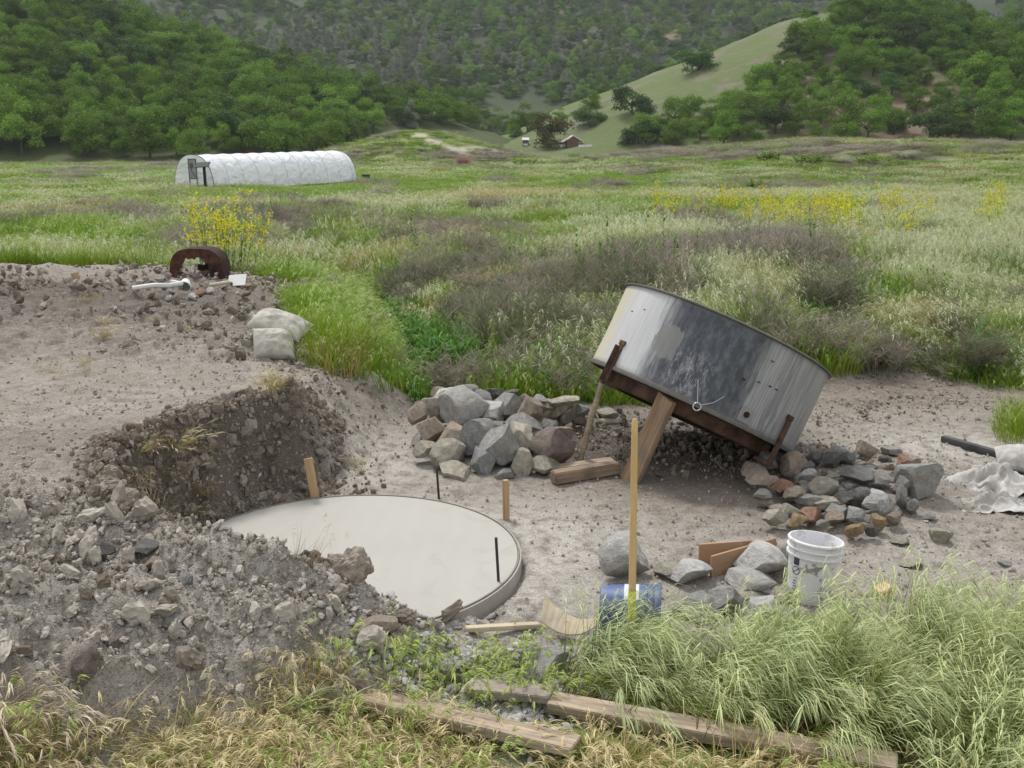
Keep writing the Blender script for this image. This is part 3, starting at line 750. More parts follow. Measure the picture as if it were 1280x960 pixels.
def brush(name, seed, nst, rad, ht, mat, twig=5, wd=.006, spread=.8, tl=.12):
    g = random.Random(seed); m = RB()
    for i in range(nst):
        a = g.random()*6.28; r = rad*.35*math.sqrt(g.random()); L = ht*g.uniform(.55, 1.08)
        pts = blade_pts(g, r*math.cos(a), r*math.sin(a), L, a+g.gauss(0, .4), abs(g.gauss(.1, .3))*spread, g.uniform(-.2, .6)*spread, 5); rv = g.random()
        m.blade(pts, wd, rv, 0, 0, 1)
        for j in range(twig):
            f = g.uniform(.3, 1); q = pts[1].lerp(pts[-1], f) if f < .5 else pts[2].lerp(pts[-1], (f-.5)*2)
            d = Vector((g.gauss(0, 1), g.gauss(0, 1), g.uniform(.1, 1.2))).normalized(); l = tl*g.uniform(.5, 1.3)
            m.blade([q, q+d*l*.5+Vector((0, 0, .01)), q+d*l+Vector((g.gauss(0, .02), g.gauss(0, .02), .03))], wd*1.15, g.random()*.55+rv*.45, 0, .5*f+.2, 1)
    return m.mesh(name, mat)
def leafy(name, seed, nst, rad, ht, mat, ll=.2, lw=.03, per=9, flowers=0, fl=.012, droop=.9, spread=.5):
    g = random.Random(seed); m = RB()
    for i in range(nst):
        a = g.random()*6.28; r = rad*math.sqrt(g.random()); L = ht*g.uniform(.6, 1.05)
        pts = blade_pts(g, r*math.cos(a), r*math.sin(a), L, a, abs(g.gauss(0, .22))*spread*2, g.uniform(-.1, .4)*spread, 6); rv = g.random()
        m.blade(pts, .009, rv, 0, 0, .6)
        for j in range(per):
            f = (j+g.random())/per; q = pts[min(4, int(f*5))].lerp(pts[min(5, int(f*5)+1)], (f*5) % 1)
            az = g.random()*6.28; l = ll*g.uniform(.6, 1.1)*(1.1-.55*f)
            p1 = q+Vector((math.cos(az)*l*.45, math.sin(az)*l*.45, l*.45)); p2 = p1+Vector((math.cos(az)*l*.45, math.sin(az)*l*.45, l*(.35-.6*g.random()*droop)))
            wv = Vector((-math.sin(az), math.cos(az), .1)); b = m.n
            m.blade([q, q.lerp(p1, .6)+Vector((0, 0, .01)), p1, p2], lw*(1.1-.4*f), rv*.5+g.random()*.5, 0, .3, .5+.5*g.random(), wv)
        for j in range(flowers):
            f = g.uniform(.5, 1.0); q = pts[2].lerp(pts[5], (f-.4)/.6)+Vector((g.gauss(0, .06), g.gauss(0, .06), g.gauss(.02, .05)))
            for c in range(4):
                c0 = q+Vector((g.gauss(0, fl), g.gauss(0, fl), g.gauss(0, fl)*1.3)); d = Vector((g.gauss(0, 1), g.gauss(0, 1), g.gauss(0, .6))).normalized()*fl
                m.blade([c0-d, c0, c0+d], fl*1.7, g.random(), 1)
    return m.mesh(name, mat)
# sources: each is a real plant of the scene, then repeated by the scatters
def plant_src(name, me, x, y, label, cat, kind='stuff', s=1.0, group=None):
    o = link(name, me, None, (x, y, gh(x, y)), (0, 0, 0)); o.scale = (s, s, s); tag(o, label, cat, group, kind); return o
gs = []
for i, (nm, mt, hd) in enumerate([('meadow_grass', MG_GREEN, .05), ('meadow_grass', MG_GREEN, .16)]):
    gs.append(plant_src(nm, grass(nm, 200+i, 120, .26, .22, .50, .009, mt, heads=hd, nsp=4, hw=.006), 2.2+i*1.1, 12.8, 'green meadow grass on the bank behind the tilted tank', 'grass'))
for i in range(2): gs.append(plant_src('seeding_grass', grass('seeding_grass', 210+i, 105, .27, .30, .58, .008, MG_SEED, heads=.32, nsp=5, hw=.008, headlen=.09), 6.0+i, 13.0, 'pale seeding grass on the right of the field', 'grass'))
for i in range(2): gs.append(plant_src('dead_brush', brush('dead_brush', 220+i, 34, .42, .62, MG_BRUSH, 7, .007), -.1+i*1.3, 13.2, 'greyish purple dead weeds along the creek', 'dead weeds'))
gs.append(plant_src('ochre_grass', grass('ochre_grass', 230, 110, .26, .25, .5, .008, MG_ORNG, heads=.3), 3.2, 13.8, 'ochre grass behind the tank rim', 'grass'))
gs.append(plant_src('grey_green_brush', brush('grey_green_brush', 240, 40, .4, .6, MG_BUSH, 8, .009), 1.0, 11.9, 'grey green brush beside the creek', 'brush'))
gs.append(plant_src('bright_grass', grass('bright_grass', 250, 140, .25, .30, .60, .008, MG_CLUMP, heads=.13, curl=1.1, nsp=5, hw=.007), -1.45, 10.6, 'bright green grass hanging over the creek side of the dirt bank', 'grass'))
gs.append(plant_src('leafy_weed', leafy('leafy_weed', 260, 9, .2, .5, MG_REED, .13, .03, 9), 3.9, 12.6, 'leafy green weeds among the field grass', 'weeds'))
G_GRN, G_SEED, G_DEAD, G_OR, G_BUSH, G_BR, G_LW = (0, 1), (2, 3), (4, 5), (6,), (7,), (8,), (9,)

def field(name, n, y0, y1, sh, sv, seed, label, cat, xm=.56, xpad=1.5):
    g = np.random.default_rng(seed)
    u = g.random(n); y = np.sqrt(y0*y0+u*(y1*y1-y0*y0)); x = (g.random(n)*2-1)*(xm*y+xpad)
    v = veg_mask(x, y); keep = g.random(n) < v*1.1-.05; x, y = x[keep], y[keep]; n = len(x)
    z = ground_h(x, y); rgn, px, py = regions(x, y, z)
    cd = linedist(x, y, CREEK); rd_ = np.exp(-(((px-565)/62)**4+((py-452)/52)**4)); k2 = (g.random(n) > rd_*.9) & (cd > .38) & (linedist(x, y, ROADL) > 1.6)
    x, y, z, px, py = x[k2], y[k2], z[k2], px[k2], py[k2]; rgn = {k: v[k2] for k, v in rgn.items()}; n = len(x)
    pn = (fbm(x*(.75 if y0 < 15 else .34 if y0 < 40 else .12), y*(.55 if y0 < 15 else .22 if y0 < 40 else .07), 3, seed)*1.5+.5)
    r = np.clip(.5*pn+.5*g.random(n), 0, 1); a = rgn['dead']; b = a+rgn['green']; c = b+rgn['seed']
    t = np.where(r < a, 0, np.where(r < b, 1, np.where(r < c, 2, 3)))
    q = g.random(n)
    br = np.exp(-(((px-400)/110)**2+((py-410)/85)**2)*1.0)+np.exp(-(((px-1020)/70)**2+((py-440)/28)**2))+np.exp(-(((px-1265)/45)**2+((py-550)/45)**2))+.5*np.exp(-(((px-120)/130)**2+((py-312)/30)**2))
    bu = .65*np.exp(-(((px-700)/90)**2+((py-450)/60)**2))+.5*np.exp(-(((px-560)/80)**2+((py-400)/60)**2))+.35*np.exp(-(((px-1230)/60)**2+((py-440)/40)**2))+.14
    idx = np.where(t == 0, np.where(q < bu, 7, np.where(q < .5+bu*.5, 4, 5)), np.where(t == 1, np.where(q < br, 8, np.where(q > .93, 9, np.where(q > .6, 1, 0))), np.where(t == 2, np.where(q < .5, 2, 3), 6)))
    s = g.uniform(.75, 1.25, n)
    low = .55+.45*sst(9.5, 12, y)
    low = np.where(idx == 8, 1.0, low)
    low = low*(.55+.8*np.clip(fbm(x*.45, y*.45, 3, 66)*1.4+.5, 0, 1))
    scl = np.column_stack([s*sh, s*sh, s*sv*low]); rot = np.column_stack([g.normal(size=n)*.06, g.normal(size=n)*.06, g.random(n)*6.28])
    # grass keeps its lean towards the wind (to the right)
    gr = np.isin(idx, (2, 3, 8)); rot[gr, 2] = g.normal(size=gr.sum())*.5
    print(name, n)
    return scatter(name, np.column_stack([x, y, z-.02]), rot, scl, g.random(n), gs, idx, label, cat)
field('meadow', 9500, 9.4, 20, 1.0, 1.0, 301, 'mixed grass and dead weeds on the creek banks behind the work area', 'grass', .60, 1.0)
field('meadow', 11500, 20, 50, 1.5, 1.0, 302, 'mixed grass and dead weeds in the middle of the field', 'grass', .57)
field('meadow', 13000, 50, 125, 3.0, .95, 303, 'green and purplish grass of the far field around the white tunnel', 'grass', .56)
field('meadow', 11000, 125, 262, 6.0, 1.1, 304, 'grass and brush at the foot of the wooded hills', 'grass', .56)

# ---- foreground grass, in front of the work area
fg = [plant_src('wild_oat_grass', grass('wild_oat_grass', 400+i, 44, .12, .28, .50, .0085, MG_FORE, lean=.35, curl=1.15, heads=.42, headlen=.15, nsp=7, hw=.0055, segs=7, wind=(.22, .75)), [1.1, 1.9, .9][i], [4.35, 4.5, 4.05][i],
      'tall green wild oat grass with drooping pale heads in front of the buckets', 'grass') for i in range(3)]
fg.append(plant_src('dry_grass', grass('dry_grass', 410, 80, .12, .15, .36, .006, MG_DRY, lean=1.0, curl=1.6, heads=.3, headlen=.07, nsp=6, hw=.005, segs=6), -1.0, 3.55, 'dry yellow grass at the lower left', 'grass'))
fg.append(plant_src('barley_grass', grass('barley_grass', 420, 26, .10, .18, .40, .006, MG_GREEN, lean=.3, curl=.5, heads=.5, headlen=.055, nsp=6, hw=.008, segs=6, wind=(0, .1)), -.5, 3.75, 'thin upright green grass blades among the dry grass', 'grass'))
fg.append(plant_src('straw', grass('straw', 430, 70, .13, .12, .34, .004, MG_STRAW, lean=1.3, curl=1.2, heads=.1, segs=6), -2.0, 3.62, 'pale dead straw heap at the lower left corner', 'straw'))
PLK = [tuple(G(a, b, .1)[:2]) for a, b in ((585, 880), (690, 893), (1120, 975))]; PLK2 = [tuple(G(a, b, .1)[:2]) for a, b in ((452, 893), (720, 952))]
g = np.random.default_rng(55); n = 5200
x = g.uniform(-3.4, 4.2, n); y = g.uniform(2.55, 6.0, n); z = ground_h(x, y); px, py = PX(x, y, z)
nn = .5*fbm(x*2.3, y*2.3, 3, 71)
edge = np.interp(px, [600, 690, 720, 760, 830, 930, 1000, 1050, 1150, 1280, 1500], [900, 872, 845, 828, 822, 836, 842, 832, 818, 798, 788])
tall = sst(-14, 14, py-edge+nn*30)*sst(690, 735, px)*(1-.998*((py > np.interp(px, [690, 1100], [884, 966])) & (px < 1160)))
tall = np.where((px > 1150) & (py > 900), 1, tall)
leftline = np.interp(px, [-200, 0, 60, 150, 300, 350, 380, 430, 450, 600, 700, 2000], [850, 862, 900, 925, 920, 872, 832, 838, 868, 915, 915, 955])
low = sst(-14, 12, py-leftline+nn*30)*(py > 700)*np.where((px > 560) & (px < 1180), .45, 1)*(1-.9*(linedist(x, y, PLK) < .10))
thin = (sst(380, 470, px)*sst(760, 700, px)*sst(815, 850, py)*.30)
r = g.random(n); q = g.random(n); idx = np.full(n, -1)
pt = .55+.75*np.clip(fbm(x*3.2, y*3.2, 3, 91)*1.5+.5, 0, 1)
idx = np.where(r < tall*.42*pt, np.where(q < .33, 0, np.where(q < .66, 1, 2)), idx)
lowsel = (idx < 0) & (r < low*.62)
strawz = 1.2*np.exp(-(((px-20)/95)**2+((py-885)/50)**2))
idx = np.where(lowsel & (g.random(n) < .85), np.where(q < strawz, 5, np.where((q < .82), 3, np.where((q < .97) | (px > 560), 4, 0))), idx)
idx = np.where((idx < 0) & (r < thin), 4, idx)
# dry understorey below the tall oats
idx = np.where((idx >= 0) & (idx <= 2) & (q > .86) & (px > 690), 3, idx)
idx = np.where((linedist(x, y, PLK) < .09) & (g.random(n) < .93), -1, idx); idx = np.where((linedist(x, y, PLK2) < .08) & (g.random(n) < .75), -1, idx)
idx = np.where((linedist(x, y-.13, PLK) < .13) & (px > 690) & (idx < 3) & (g.random(n) < .75) & (y > 0), np.where(y < np.interp(x, [PLK[1][0], PLK[2][0]], [PLK[1][1], PLK[2][1]]), -1, idx), idx)
k = idx >= 0; x, y, z, idx, px, py = x[k], y[k], z[k], idx[k], px[k], py[k]; n = len(x)
s = g.uniform(.75, 1.15, n); sv = np.where(idx <= 2, np.where(px < 690, .5, 1.0), .8)*s*np.where(idx <= 2, np.clip(.50+(py-edge[k])/90, .45, 1.0)*pt[k]**.8, np.where(px > 560, .6, .85))
rot = np.column_stack([g.normal(size=n)*.08, g.normal(size=n)*.08, g.normal(size=n)*.55])
rot[idx >= 3, 2] = g.random((idx >= 3).sum())*6.28
scatter('foreground_grass', np.column_stack([x, y, z-.01]), rot, np.column_stack([s, s, sv]), g.random(n), fg, idx, 'grass along the near edge of the work area, green and tall at right, dry at left', 'grass')
print('fg', n)

# ---- distinct plants
def plant(name, me, px, py, label, cat, s=1.0, group=None, sz=None, Y=None):
    p = GT(px, py) if Y is None else D(px, py, Y)
    if Y is not None: p.z = gh(p.x, p.y)
    o = link(name, me, None, (p.x, p.y, p.z-.03), (0, 0, rnd.random()*6.28)); o.scale = (s, s, sz or s); return tag(o, label, cat, group)
bigbush = brush('shrub', 501, 190, .9, .95, MG_BUSH, 14, .010, .95, .16)
plant('shrub', bigbush, 1032, 408, 'big dense grey brown shrub behind the right rim of the tank', 'shrub', .95)
plant('shrub', bigbush, 1225, 470, 'grey green shrub on the bank at the right edge', 'shrub', .62)
mb = [brush('shrub', 540, 110, .7, .75, MG_BRUSH, 11, .010, .95, .16), brush('shrub', 541, 120, .7, .8, MG_BUSH, 11, .010, .9, .15)]
for i, (a, b, s_, k_) in enumerate([(600, 330, 1.3, 0), (530, 350, 1.2, 0), (660, 395, 1.1, 0), (700, 430, 1.0, 1), (640, 440, .9, 1), (750, 425, .9, 1), (560, 315, 1.4, 0), (500, 318, 1.3, 1), (880, 345, 1.2, 0), (930, 330, 1.3, 1), (690, 340, 1.2, 1),
      (470, 300, 1.3, 0), (350, 300, 1.2, 0), (1150, 300, 1.2, 1), (590, 375, 1.1, 0), (760, 350, 1.1, 1), (620, 410, .9, 0), (1190, 430, .9, 1), (680, 470, .7, 1), (720, 478, .6, 1), (395, 300, 1.2, 0), (830, 330, 1.1, 0)]):
    plant('shrub', mb[k_], a, b, ['purplish grey dead shrub in the belt between the creek and the field', 'grey green shrub in the belt between the creek and the field'][k_], 'shrub', s_*.9, ['dead shrubs of the creek belt', 'grey green shrubs of the creek belt'][k_], s_*.75)
pb = leafy('shrub', 502, 60, .9, 1.6, MG_GREEN, .3, .16, 16, spread=.9)
plant('shrub', pb, 653, 208, 'round green bush in the far field below the small white shed', 'shrub', 1.9, sz=1.15)
plant('shrub', pb, 718, 193, 'small green bush in front of the pale roofed pavilion', 'shrub', 1.5, sz=1.1)
plant('shrub', brush('shrub', 503, 120, 1.9, 1.6, MG_PINKB, 9, .035, 1.1, .45), 579, 208, 'pinkish shrub beside the pale dirt road', 'shrub', 1.25)
for i, (a, b, s, l) in enumerate([(835, 280, .9, 'clump of bright green bushes speckled yellow, left of the yellow flowers'), (790, 276, .7, 'bright green low bush left of the yellow speckled bushes'), (870, 275, .65, 'bright green low bush right of the yellow speckled bushes'),
      (945, 236, 1.3, 'tall green bush in the far grass on the right'), (1010, 205, 1.8, 'green bush on the brushy terrace'), (1085, 205, 1.5, 'dark green bush on the brushy terrace at right'), (960, 200, 1.8, 'wide green bush on the left end of the brushy terrace')]):
    plant('bush', pb, a, b, l, 'bush', s*.8, sz=s*.5)
for i, (a, b, s_) in enumerate([(430, 262, .42), (505, 262, .45), (300, 250, .4), (610, 300, .38), (700, 305, .36), (470, 282, .4), (740, 290, .4), (880, 262, .5), (1120, 262, .5), (1180, 250, .5), (560, 245, .5), (120, 260, .4), (930, 300, .36), (1240, 300, .4), (395, 285, .35)]):
    plant('bush', pb, a, b, 'leafy green weed clump scattered through the field grass', 'bush', s_, 'green weed clumps of the field', s_*.62)
must = [leafy('mustard_plant', 510+i, 12, .22, 1.25, MG_MUST, .12, .025, 6, 7, .021, spread=.45) for i in range(3)]
MP = [(287, 338, 1.4, 'tall yellow flowering mustard beside the rusted drum'), (306, 340, 1.15, 'second yellow mustard plant, right of the tall one by the rusted drum'), (270, 334, 1.2, 'yellow mustard stalks just behind the rusted drum')]
must2 = leafy('mustard_plant', 519, 16, .30, 1.25, MG_MUST, .12, .025, 8, 6, .017, spread=.4)
for i, (a, b, s, l) in enumerate(MP): plant('mustard_plant', must2, a, b, l, 'flowering plant', s*.95, Y=17.3)
for i in range(38):
    a = rnd.gauss(1025, 56) if i < 28 else rnd.choice([828+rnd.gauss(0, 14), 1225+rnd.gauss(0, 18), 1245, 920+rnd.gauss(0, 20)]); b = rnd.gauss(284, 11) if i < 28 else rnd.gauss(272, 12)
    plant('mustard_plant', must[i % 3], a, b, 'yellow flowering mustard in the patch on the right of the field' if i < 28 else 'yellow flowering mustard scattered through the field grass', 'flowering plant', rnd.uniform(1.0, 1.35), 'mustard of the yellow patch' if i < 28 else 'scattered field mustard')
th = [leafy('tall_weed', 520+i, 3, .07, 1.1, MG_REED, .16, .035, 15, spread=.2) for i in range(3)]
for i, (a, b, s, l) in enumerate([(722, 385, 1.25, 'tall leafy green weed, first in the row behind the tank'), (760, 380, 1.3, 'tall leafy green weed, second in the row behind the tank'), (800, 385, 1.3, 'tall leafy green weed, third in the row behind the tank'),
      (832, 378, 1.45, 'tallest leafy green weed, just behind the tank rim'), (862, 385, 1.15, 'leafy green weed right of the tallest one behind the rim'), (640, 345, 1.15, 'tall leafy weed standing alone left of the tank'), (517, 345, 1.4, 'dark green weed clump in the purplish brush'),
      (1018, 340, 1.3, 'tall green weed behind the big grey shrub'), (1215, 475, .8, 'green thistle on the right bank'), (1155, 452, .5, 'small green thistle on the crumbling bank')]):
    plant('tall_weed', th[i % 3], a, b, l, 'weed', s)
gt_ = gs[8].data
for i in range(16):
    plant('grass_tuft', gt_, rnd.uniform(1256, 1310), rnd.uniform(518, 556), 'bright green grass tuft of the clump on the mud at the right edge', 'grass tuft', rnd.uniform(.4, .65), 'green clump on the mud at right')
reed = leafy('reed_plant', 530, 15, .24, .62, MG_REED, .24, .042, 9, spread=.4)
for i, (a, b, s) in enumerate([(545, 484, 1), (570, 482, 1.1), (598, 480, .95), (555, 466, 1.05), (585, 466, 1.05), (530, 458, 1), (612, 470, .9), (560, 450, 1), (540, 440, 1), (525, 470, 1), (596, 450, .9), (580, 475, 1), (510, 430, .95), (528, 432, .9), (500, 415, .9), (575, 440, .85), (490, 400, .9), (430, 360, .9), (445, 368, .9), (512, 470, .9)]):
    plant('reed_plant', reed, a, b, 'broad leaved bright green plant beside the creek water', 'water plant', s, 'leafy plants along the creek')

# ------------------------------------------------------------------ dirt clods, pebbles
def rockmesh(name, seed, dims, cuts=12, sub=3, rough=.05, mat=None, lo=.62, hi=.95, smooth=False):
    import bmesh
    bm = bmesh.new(); bmesh.ops.create_icosphere(bm, subdivisions=sub, radius=1.0)
    V = np.array([v.co[:] for v in bm.verts]); Fq = np.array([[v.index for v in f.verts] for f in bm.faces]); bm.free()
    g = np.random.default_rng(seed)
    V = V*1.25
    for i in range(cuts):
        n_ = g.normal(size=3); n_ /= np.linalg.norm(n_); d = g.uniform(lo, hi); q = V@n_
        V = V-np.outer(np.maximum(q-d, 0), n_)
    V = V*(1+rough*fbm3(V*2.6+seed, 3, seed)[:, None]*1.4)
    V = V+rough*.25*np.stack([fbm3(V*9+seed+k, 2, seed+k) for k in range(3)], 1)
    V = V/(np.abs(V).max(0))*np.array(dims)*.5
    me = npmesh(name, V, Fq, mat, smooth)
    if smooth:
        try: me.set_sharp_from_angle(angle=R(28))
        except Exception: pass
    return me
def m_clod():
    t = NT('dirt_clod'); p = t.pos(); n = t.noise(p, 30, 5, .7); r = t.orand()
    ti = t.attr('tint', 'INSTANCER'); c = t.mix(t.ss(t.mth('ADD', ti, t.mth('MULTIPLY', r, .25)), .0, 1.1), (.155, .122, .092), (.44, .40, .345))
    c = t.mix(1.0, c, t.n('ShaderNodeMapRange', {0: n, 3: .65, 4: 1.3}), 'MULTIPLY'); t.set(Base_Color=c, Roughness=.97); t.bump(n, .8, .01); return t.m
M_CLOD = m_clod()
CL = [rockmesh('dirt_clod', 600+i, (.1*a, .1*b, .1*c), 9, 3, .30, M_CLOD, .6, 1.0, False) for i, (a, b, c) in enumerate([(1, .9, .8), (1.1, .8, .7), (.9, 1, .75), (1.2, .9, .6), (.8, 1, .7)])]
clsrc = [plant_src('dirt_clod', CL[i], [-1.9, -2.2, -2.5, -2.1, -1.6][i], [4.3, 4.6, 4.1, 3.9, 4.25][i], 'grey dirt clod on the heap at the lower left', 'dirt clod', 'thing', 1.0, 'loose clods on the heap') for i in range(5)]
def clods(name, n, box, smin, smax, dens, seed, label, sink=.25, t0=.2, t1=.8):
    g = np.random.default_rng(seed); x = g.uniform(box[0], box[1], n); y = g.uniform(box[2], box[3], n)
    k = g.random(n) < dens(x, y); x, y = x[k], y[k]; n = len(x)
    r = np.hypot(x-SLAB[0], y-SLAB[1]); k = r > SLAB_R+.03; x, y = x[k], y[k]; n = len(x)
    z = ground_h(x, y); s = smin*(smax/smin)**(g.random(n)**2.2)
    print(name, n)
    scatter(name, np.column_stack([x, y, z+s*.05*(1-sink)]), g.random((n, 3))*6.28, np.column_stack([s, s*g.uniform(.8, 1.2, n), s*g.uniform(.7, 1, n)]), g.uniform(t0, t1, n), clsrc, g.integers(0, 5, n), label, 'dirt')
dfn = lambda x, y: polydist(x, y, BANK)[0]
clods('dirt_clods', 30000, (-4.2, .1, 3.0, 6.0), .08, .55, lambda x, y: sst(2.5, 1.9, dfn(x, y))*sst(.1, -.4, x)*sst(5.5, 4.9, y+.25*(x+2.5))*(.65+.9*fbm(x*1.5, y*1.5, 3, 9)+.2), 701, 'grey dirt clods covering the heap at the lower left', .3, .4, .95)
clods('dirt_clods', 190, (-4.0, -.3, 3.2, 5.2), .8, 1.7, lambda x, y: sst(1.5, 1.0, dfn(x, y))*sst(.1, -.4, x)*np.ones(x.shape), 711, 'bigger grey dirt lumps among the clods at the lower left', .35, .35, .8)
clods('wall_lumps', 16000, (-2.9, -1.2, 4.9, 8.2), .22, 1.15, lambda x, y: sst(.30, .2, np.abs(dfn(x, y)-.08))*(y > 4.9)*sst(-1.3, -1.45, x)*.8, 712, 'dark crumbly lumps of the cut pit wall', .8, 0, .38)
clods('dirt_clods', 15000, (-10.5, -1.4, 9.0, 16.2), .15, 1.5, lambda x, y: sst(.5, 0, dfn(x, y))*(.25+.8*sst(8.8, 10.2, y+.15*(x+2)))*(.5+.9*fbm(x*.8, y*.8, 3, 10)), 702, 'dark dirt clods on the bank around the sandbags', t0=.05, t1=.65)
clods('dirt_crumbs', 52000, (-7.0, 5.8, 4.0, 10.8), .06, .40, lambda x, y: (1-veg_mask(x, y))*(.45+.8*fbm(x*1.1, y*1.1, 3, 11)), 703, 'small dirt crumbs and chips over the work area', .5, .42, .95)
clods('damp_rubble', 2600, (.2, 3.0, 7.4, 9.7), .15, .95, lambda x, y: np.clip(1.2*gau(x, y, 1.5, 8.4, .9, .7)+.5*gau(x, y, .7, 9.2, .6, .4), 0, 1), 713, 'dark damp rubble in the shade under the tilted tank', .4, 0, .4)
clods('mud_crust', 2600, (1.8, 6.2, 9.2, 11.3), .15, .7, lambda x, y: (1-veg_mask(x, y))*(.3+.9*fbm(x*1.3, y*1.9, 3, 12)), 714, 'brown mud lumps on the damp flat behind the tank', .55, .1, .6)
clods('dirt_clods', 3500, (-3.2, -.9, 4.4, 9.6), .12, .6, lambda x, y: np.clip(sst(.55, .2, np.abs(dfn(x, y)-.15))*.9+sst(.3, 0, np.abs(dfn(x,y)))*.4, 0, 1), 704, 'brown clods along the rim and foot of the pit wall', .4, 0, .45)
M_PEB = simple('pebble', (.36, .345, .33), .85, 20, .35)
def m_pebble():
    t = NT('pebble_grey'); r = t.orand(); c = t.mix(r, (.26, .25, .245), (.50, .48, .455)); t.set(Base_Color=c, Roughness=.8); return t.m
MPB = m_pebble(); peb = [rockmesh('pebble', 640+i, (.05, .036, .024), 4, 2, .05, MPB, .8, 1.1, True) for i in range(2)]
ps = [plant_src('pebble', peb[i], -.3+.2*i, 4.45, 'smooth grey pebble in the gravel patch by the front plank', 'pebble', 'thing', 1, 'loose pebbles of the gravel patch') for i in range(2)]
g = np.random.default_rng(77); n = 1500; x = g.normal(-.12, .27, n); y = g.normal(4.32, .2, n); z = ground_h(x, y); s = g.uniform(.5, 1.25, n)
scatter('gravel', np.column_stack([x, y, z+.008]), np.column_stack([g.normal(size=(n, 2))*.4, g.random(n)*6.28]), np.column_stack([s, s, s]), g.random(n), ps, g.integers(0, 2, n), 'patch of smooth grey gravel between the slab and the front planks', 'gravel')
# straw hanging at the pit rim and lying on the dirt
n = 0; PS = []; 
for (a, b, sx, m_) in [(190, 556, 30, 6), (235, 560, 20, 3), (345, 487, 12, 8), (160, 600, 26, 4), (215, 585, 18, 2), (110, 335+45, 10, 4), (125, 412, 10, 4), (215, 405, 14, 4), (100, 455, 12, 5), (320, 655, 16, 5), (245, 610, 14, 6), (330, 345, 20, 5), (60, 465, 20, 3), (440, 590, 16, 4), (275, 655, 30, 3), (215, 640, 30, 2)]:
    for _ in range(m_):
        q = GT(a+rnd.gauss(0, sx*.5), b+rnd.gauss(0, 5)); PS.append((q.x, q.y, q.z-.01))
n = len(PS); g = np.random.default_rng(5); s = g.uniform(.3, .65, n)
scatter('straw_wisps', PS, np.column_stack([g.normal(size=(n, 2))*.5, g.random(n)*6.28]), np.column_stack([s*1.2, s*1.2, s*.5]), g.random(n), [fg[5], fg[3]], g.integers(0, 2, n), 'wisps of dead grass and roots lying on the dirt and the pit rim', 'straw')
# ------------------------------------------------------------------ wood, metal, plastics
def m_wood(name, a, b, sc=1.0, stain=None, rough=.75, along='X'):
    t = NT(name); p = t.obj(); q = t.mapv(p, (2.2*sc, 38*sc, 38*sc) if along == 'X' else (38*sc, 38*sc, 2.2*sc))
    n = t.noise(q, 1.0, 6, .65, .6); n2 = t.noise(p, 5, 4)
    c = t.mix(t.ss(n, .3, .72), a, b); c = t.mix(t.mth('MULTIPLY', t.ss(n2, .5, .75), .5), c, stain or tuple(x*.55 for x in a))
    t.set(Base_Color=c, Roughness=rough); t.bump(n, .5, .004); return t.m
W_STAKE = m_wood('stake_wood', (.36, .235, .125), (.50, .35, .20), along='Z')
W_OLD = m_wood('weathered_plank', (.21, .16, .115), (.47, .38, .28), stain=(.16, .13, .105))
W_BEAM = m_wood('beam_wood', (.17, .12, .085), (.34, .25, .18))
W_BRACE = m_wood('brace_wood', (.20, .13, .08), (.36, .25, .155), stain=(.13, .12, .115))
W_BLACK = m_wood('dark_timber', (.055, .055, .055), (.12, .12, .12))
W_HANDLE = m_wood('handle_wood', (.50, .32, .14), (.62, .43, .21), .6, (.5, .33, .17), .45, 'Z')
W_PLY = m_wood('form_board', (.33, .20, .12), (.42, .28, .17), .3)
W_PALE = m_wood('pale_board', (.46, .38, .26), (.58, .50, .38), .5)
def m_rust(name, a=(.07, .035, .022), b=(.20, .095, .05)):
    t = NT(name); p = t.obj(); n = t.noise(p, 9, 8, .7); n2 = t.noise(p, 40, 5, .7)
    t.set(Base_Color=t.mix(t.ss(n, .3, .7), a, t.mix(n2, b, tuple(min(1, x*1.5) for x in b))), Roughness=.9); t.bump(n2, .6, .004); return t.m
M_RUST = m_rust('rust', (.045, .028, .021), (.105, .06, .04)); M_RUSTD = m_rust('dark_rust', (.018, .011, .010), (.055, .028, .020))

# ------------------------------------------------------------------ concrete slab
def m_conc():
    t = NT('wet_concrete'); p = t.obj(); n = t.noise(p, 1.6, 5, .5); r = t.n('ShaderNodeTexWave', {'Vector': p, 'Scale': 2.2, 'Distortion': 6.0, 'Detail': 3.0})
    v = t.noise(p, 28, 3)
    c = t.mix(n, (.352, .335, .30), (.415, .398, .36)); c = t.mix(t.mth('MULTIPLY', t.ss(t.noise(p, 2.7, 4, .6, 1.5), .55, .7), .5), c, (.33, .315, .285)); c = t.mix(t.mth('MULTIPLY', r, .10), c, (.455, .445, .41)); c = t.mix(t.mth('MULTIPLY', t.ss(v, .72, .76), .5), c, (.25, .23, .2))
    t.set(Base_Color=c, Roughness=.62); t.bump(t.mth('ADD', t.mth('MULTIPLY', r, .3), n), .12, .01); return t.m
e = empty('concrete_slab', (SLAB[0], SLAB[1], 0)); tag(e, 'smooth round slab of fresh pale concrete in the dug out pad', 'concrete slab')
m = MB(); m.lathe([(0.0005, SLAB_Z), (.5, SLAB_Z+.001), (SLAB_R-.008, SLAB_Z), (SLAB_R-.008, -.05)], 160); m.build('slab', m_conc(), e, True)
m = MB(); m.lathe([(SLAB_R-.006, -.05), (SLAB_R-.005, SLAB_Z+.006), (SLAB_R+.004, SLAB_Z+.006), (SLAB_R+.004, -.05)], 160, closed=True)
m.build('form_strip', simple('form_edge', (.25, .23, .20), .8, 12, .5), e, True)
m = MB(); m.lathe([(SLAB_R+.006, -.05), (SLAB_R+.006, SLAB_Z-.002), (SLAB_R+.016, SLAB_Z-.004), (SLAB_R+.018, -.05)], 60, closed=True, a0=R(-68), a1=R(28))
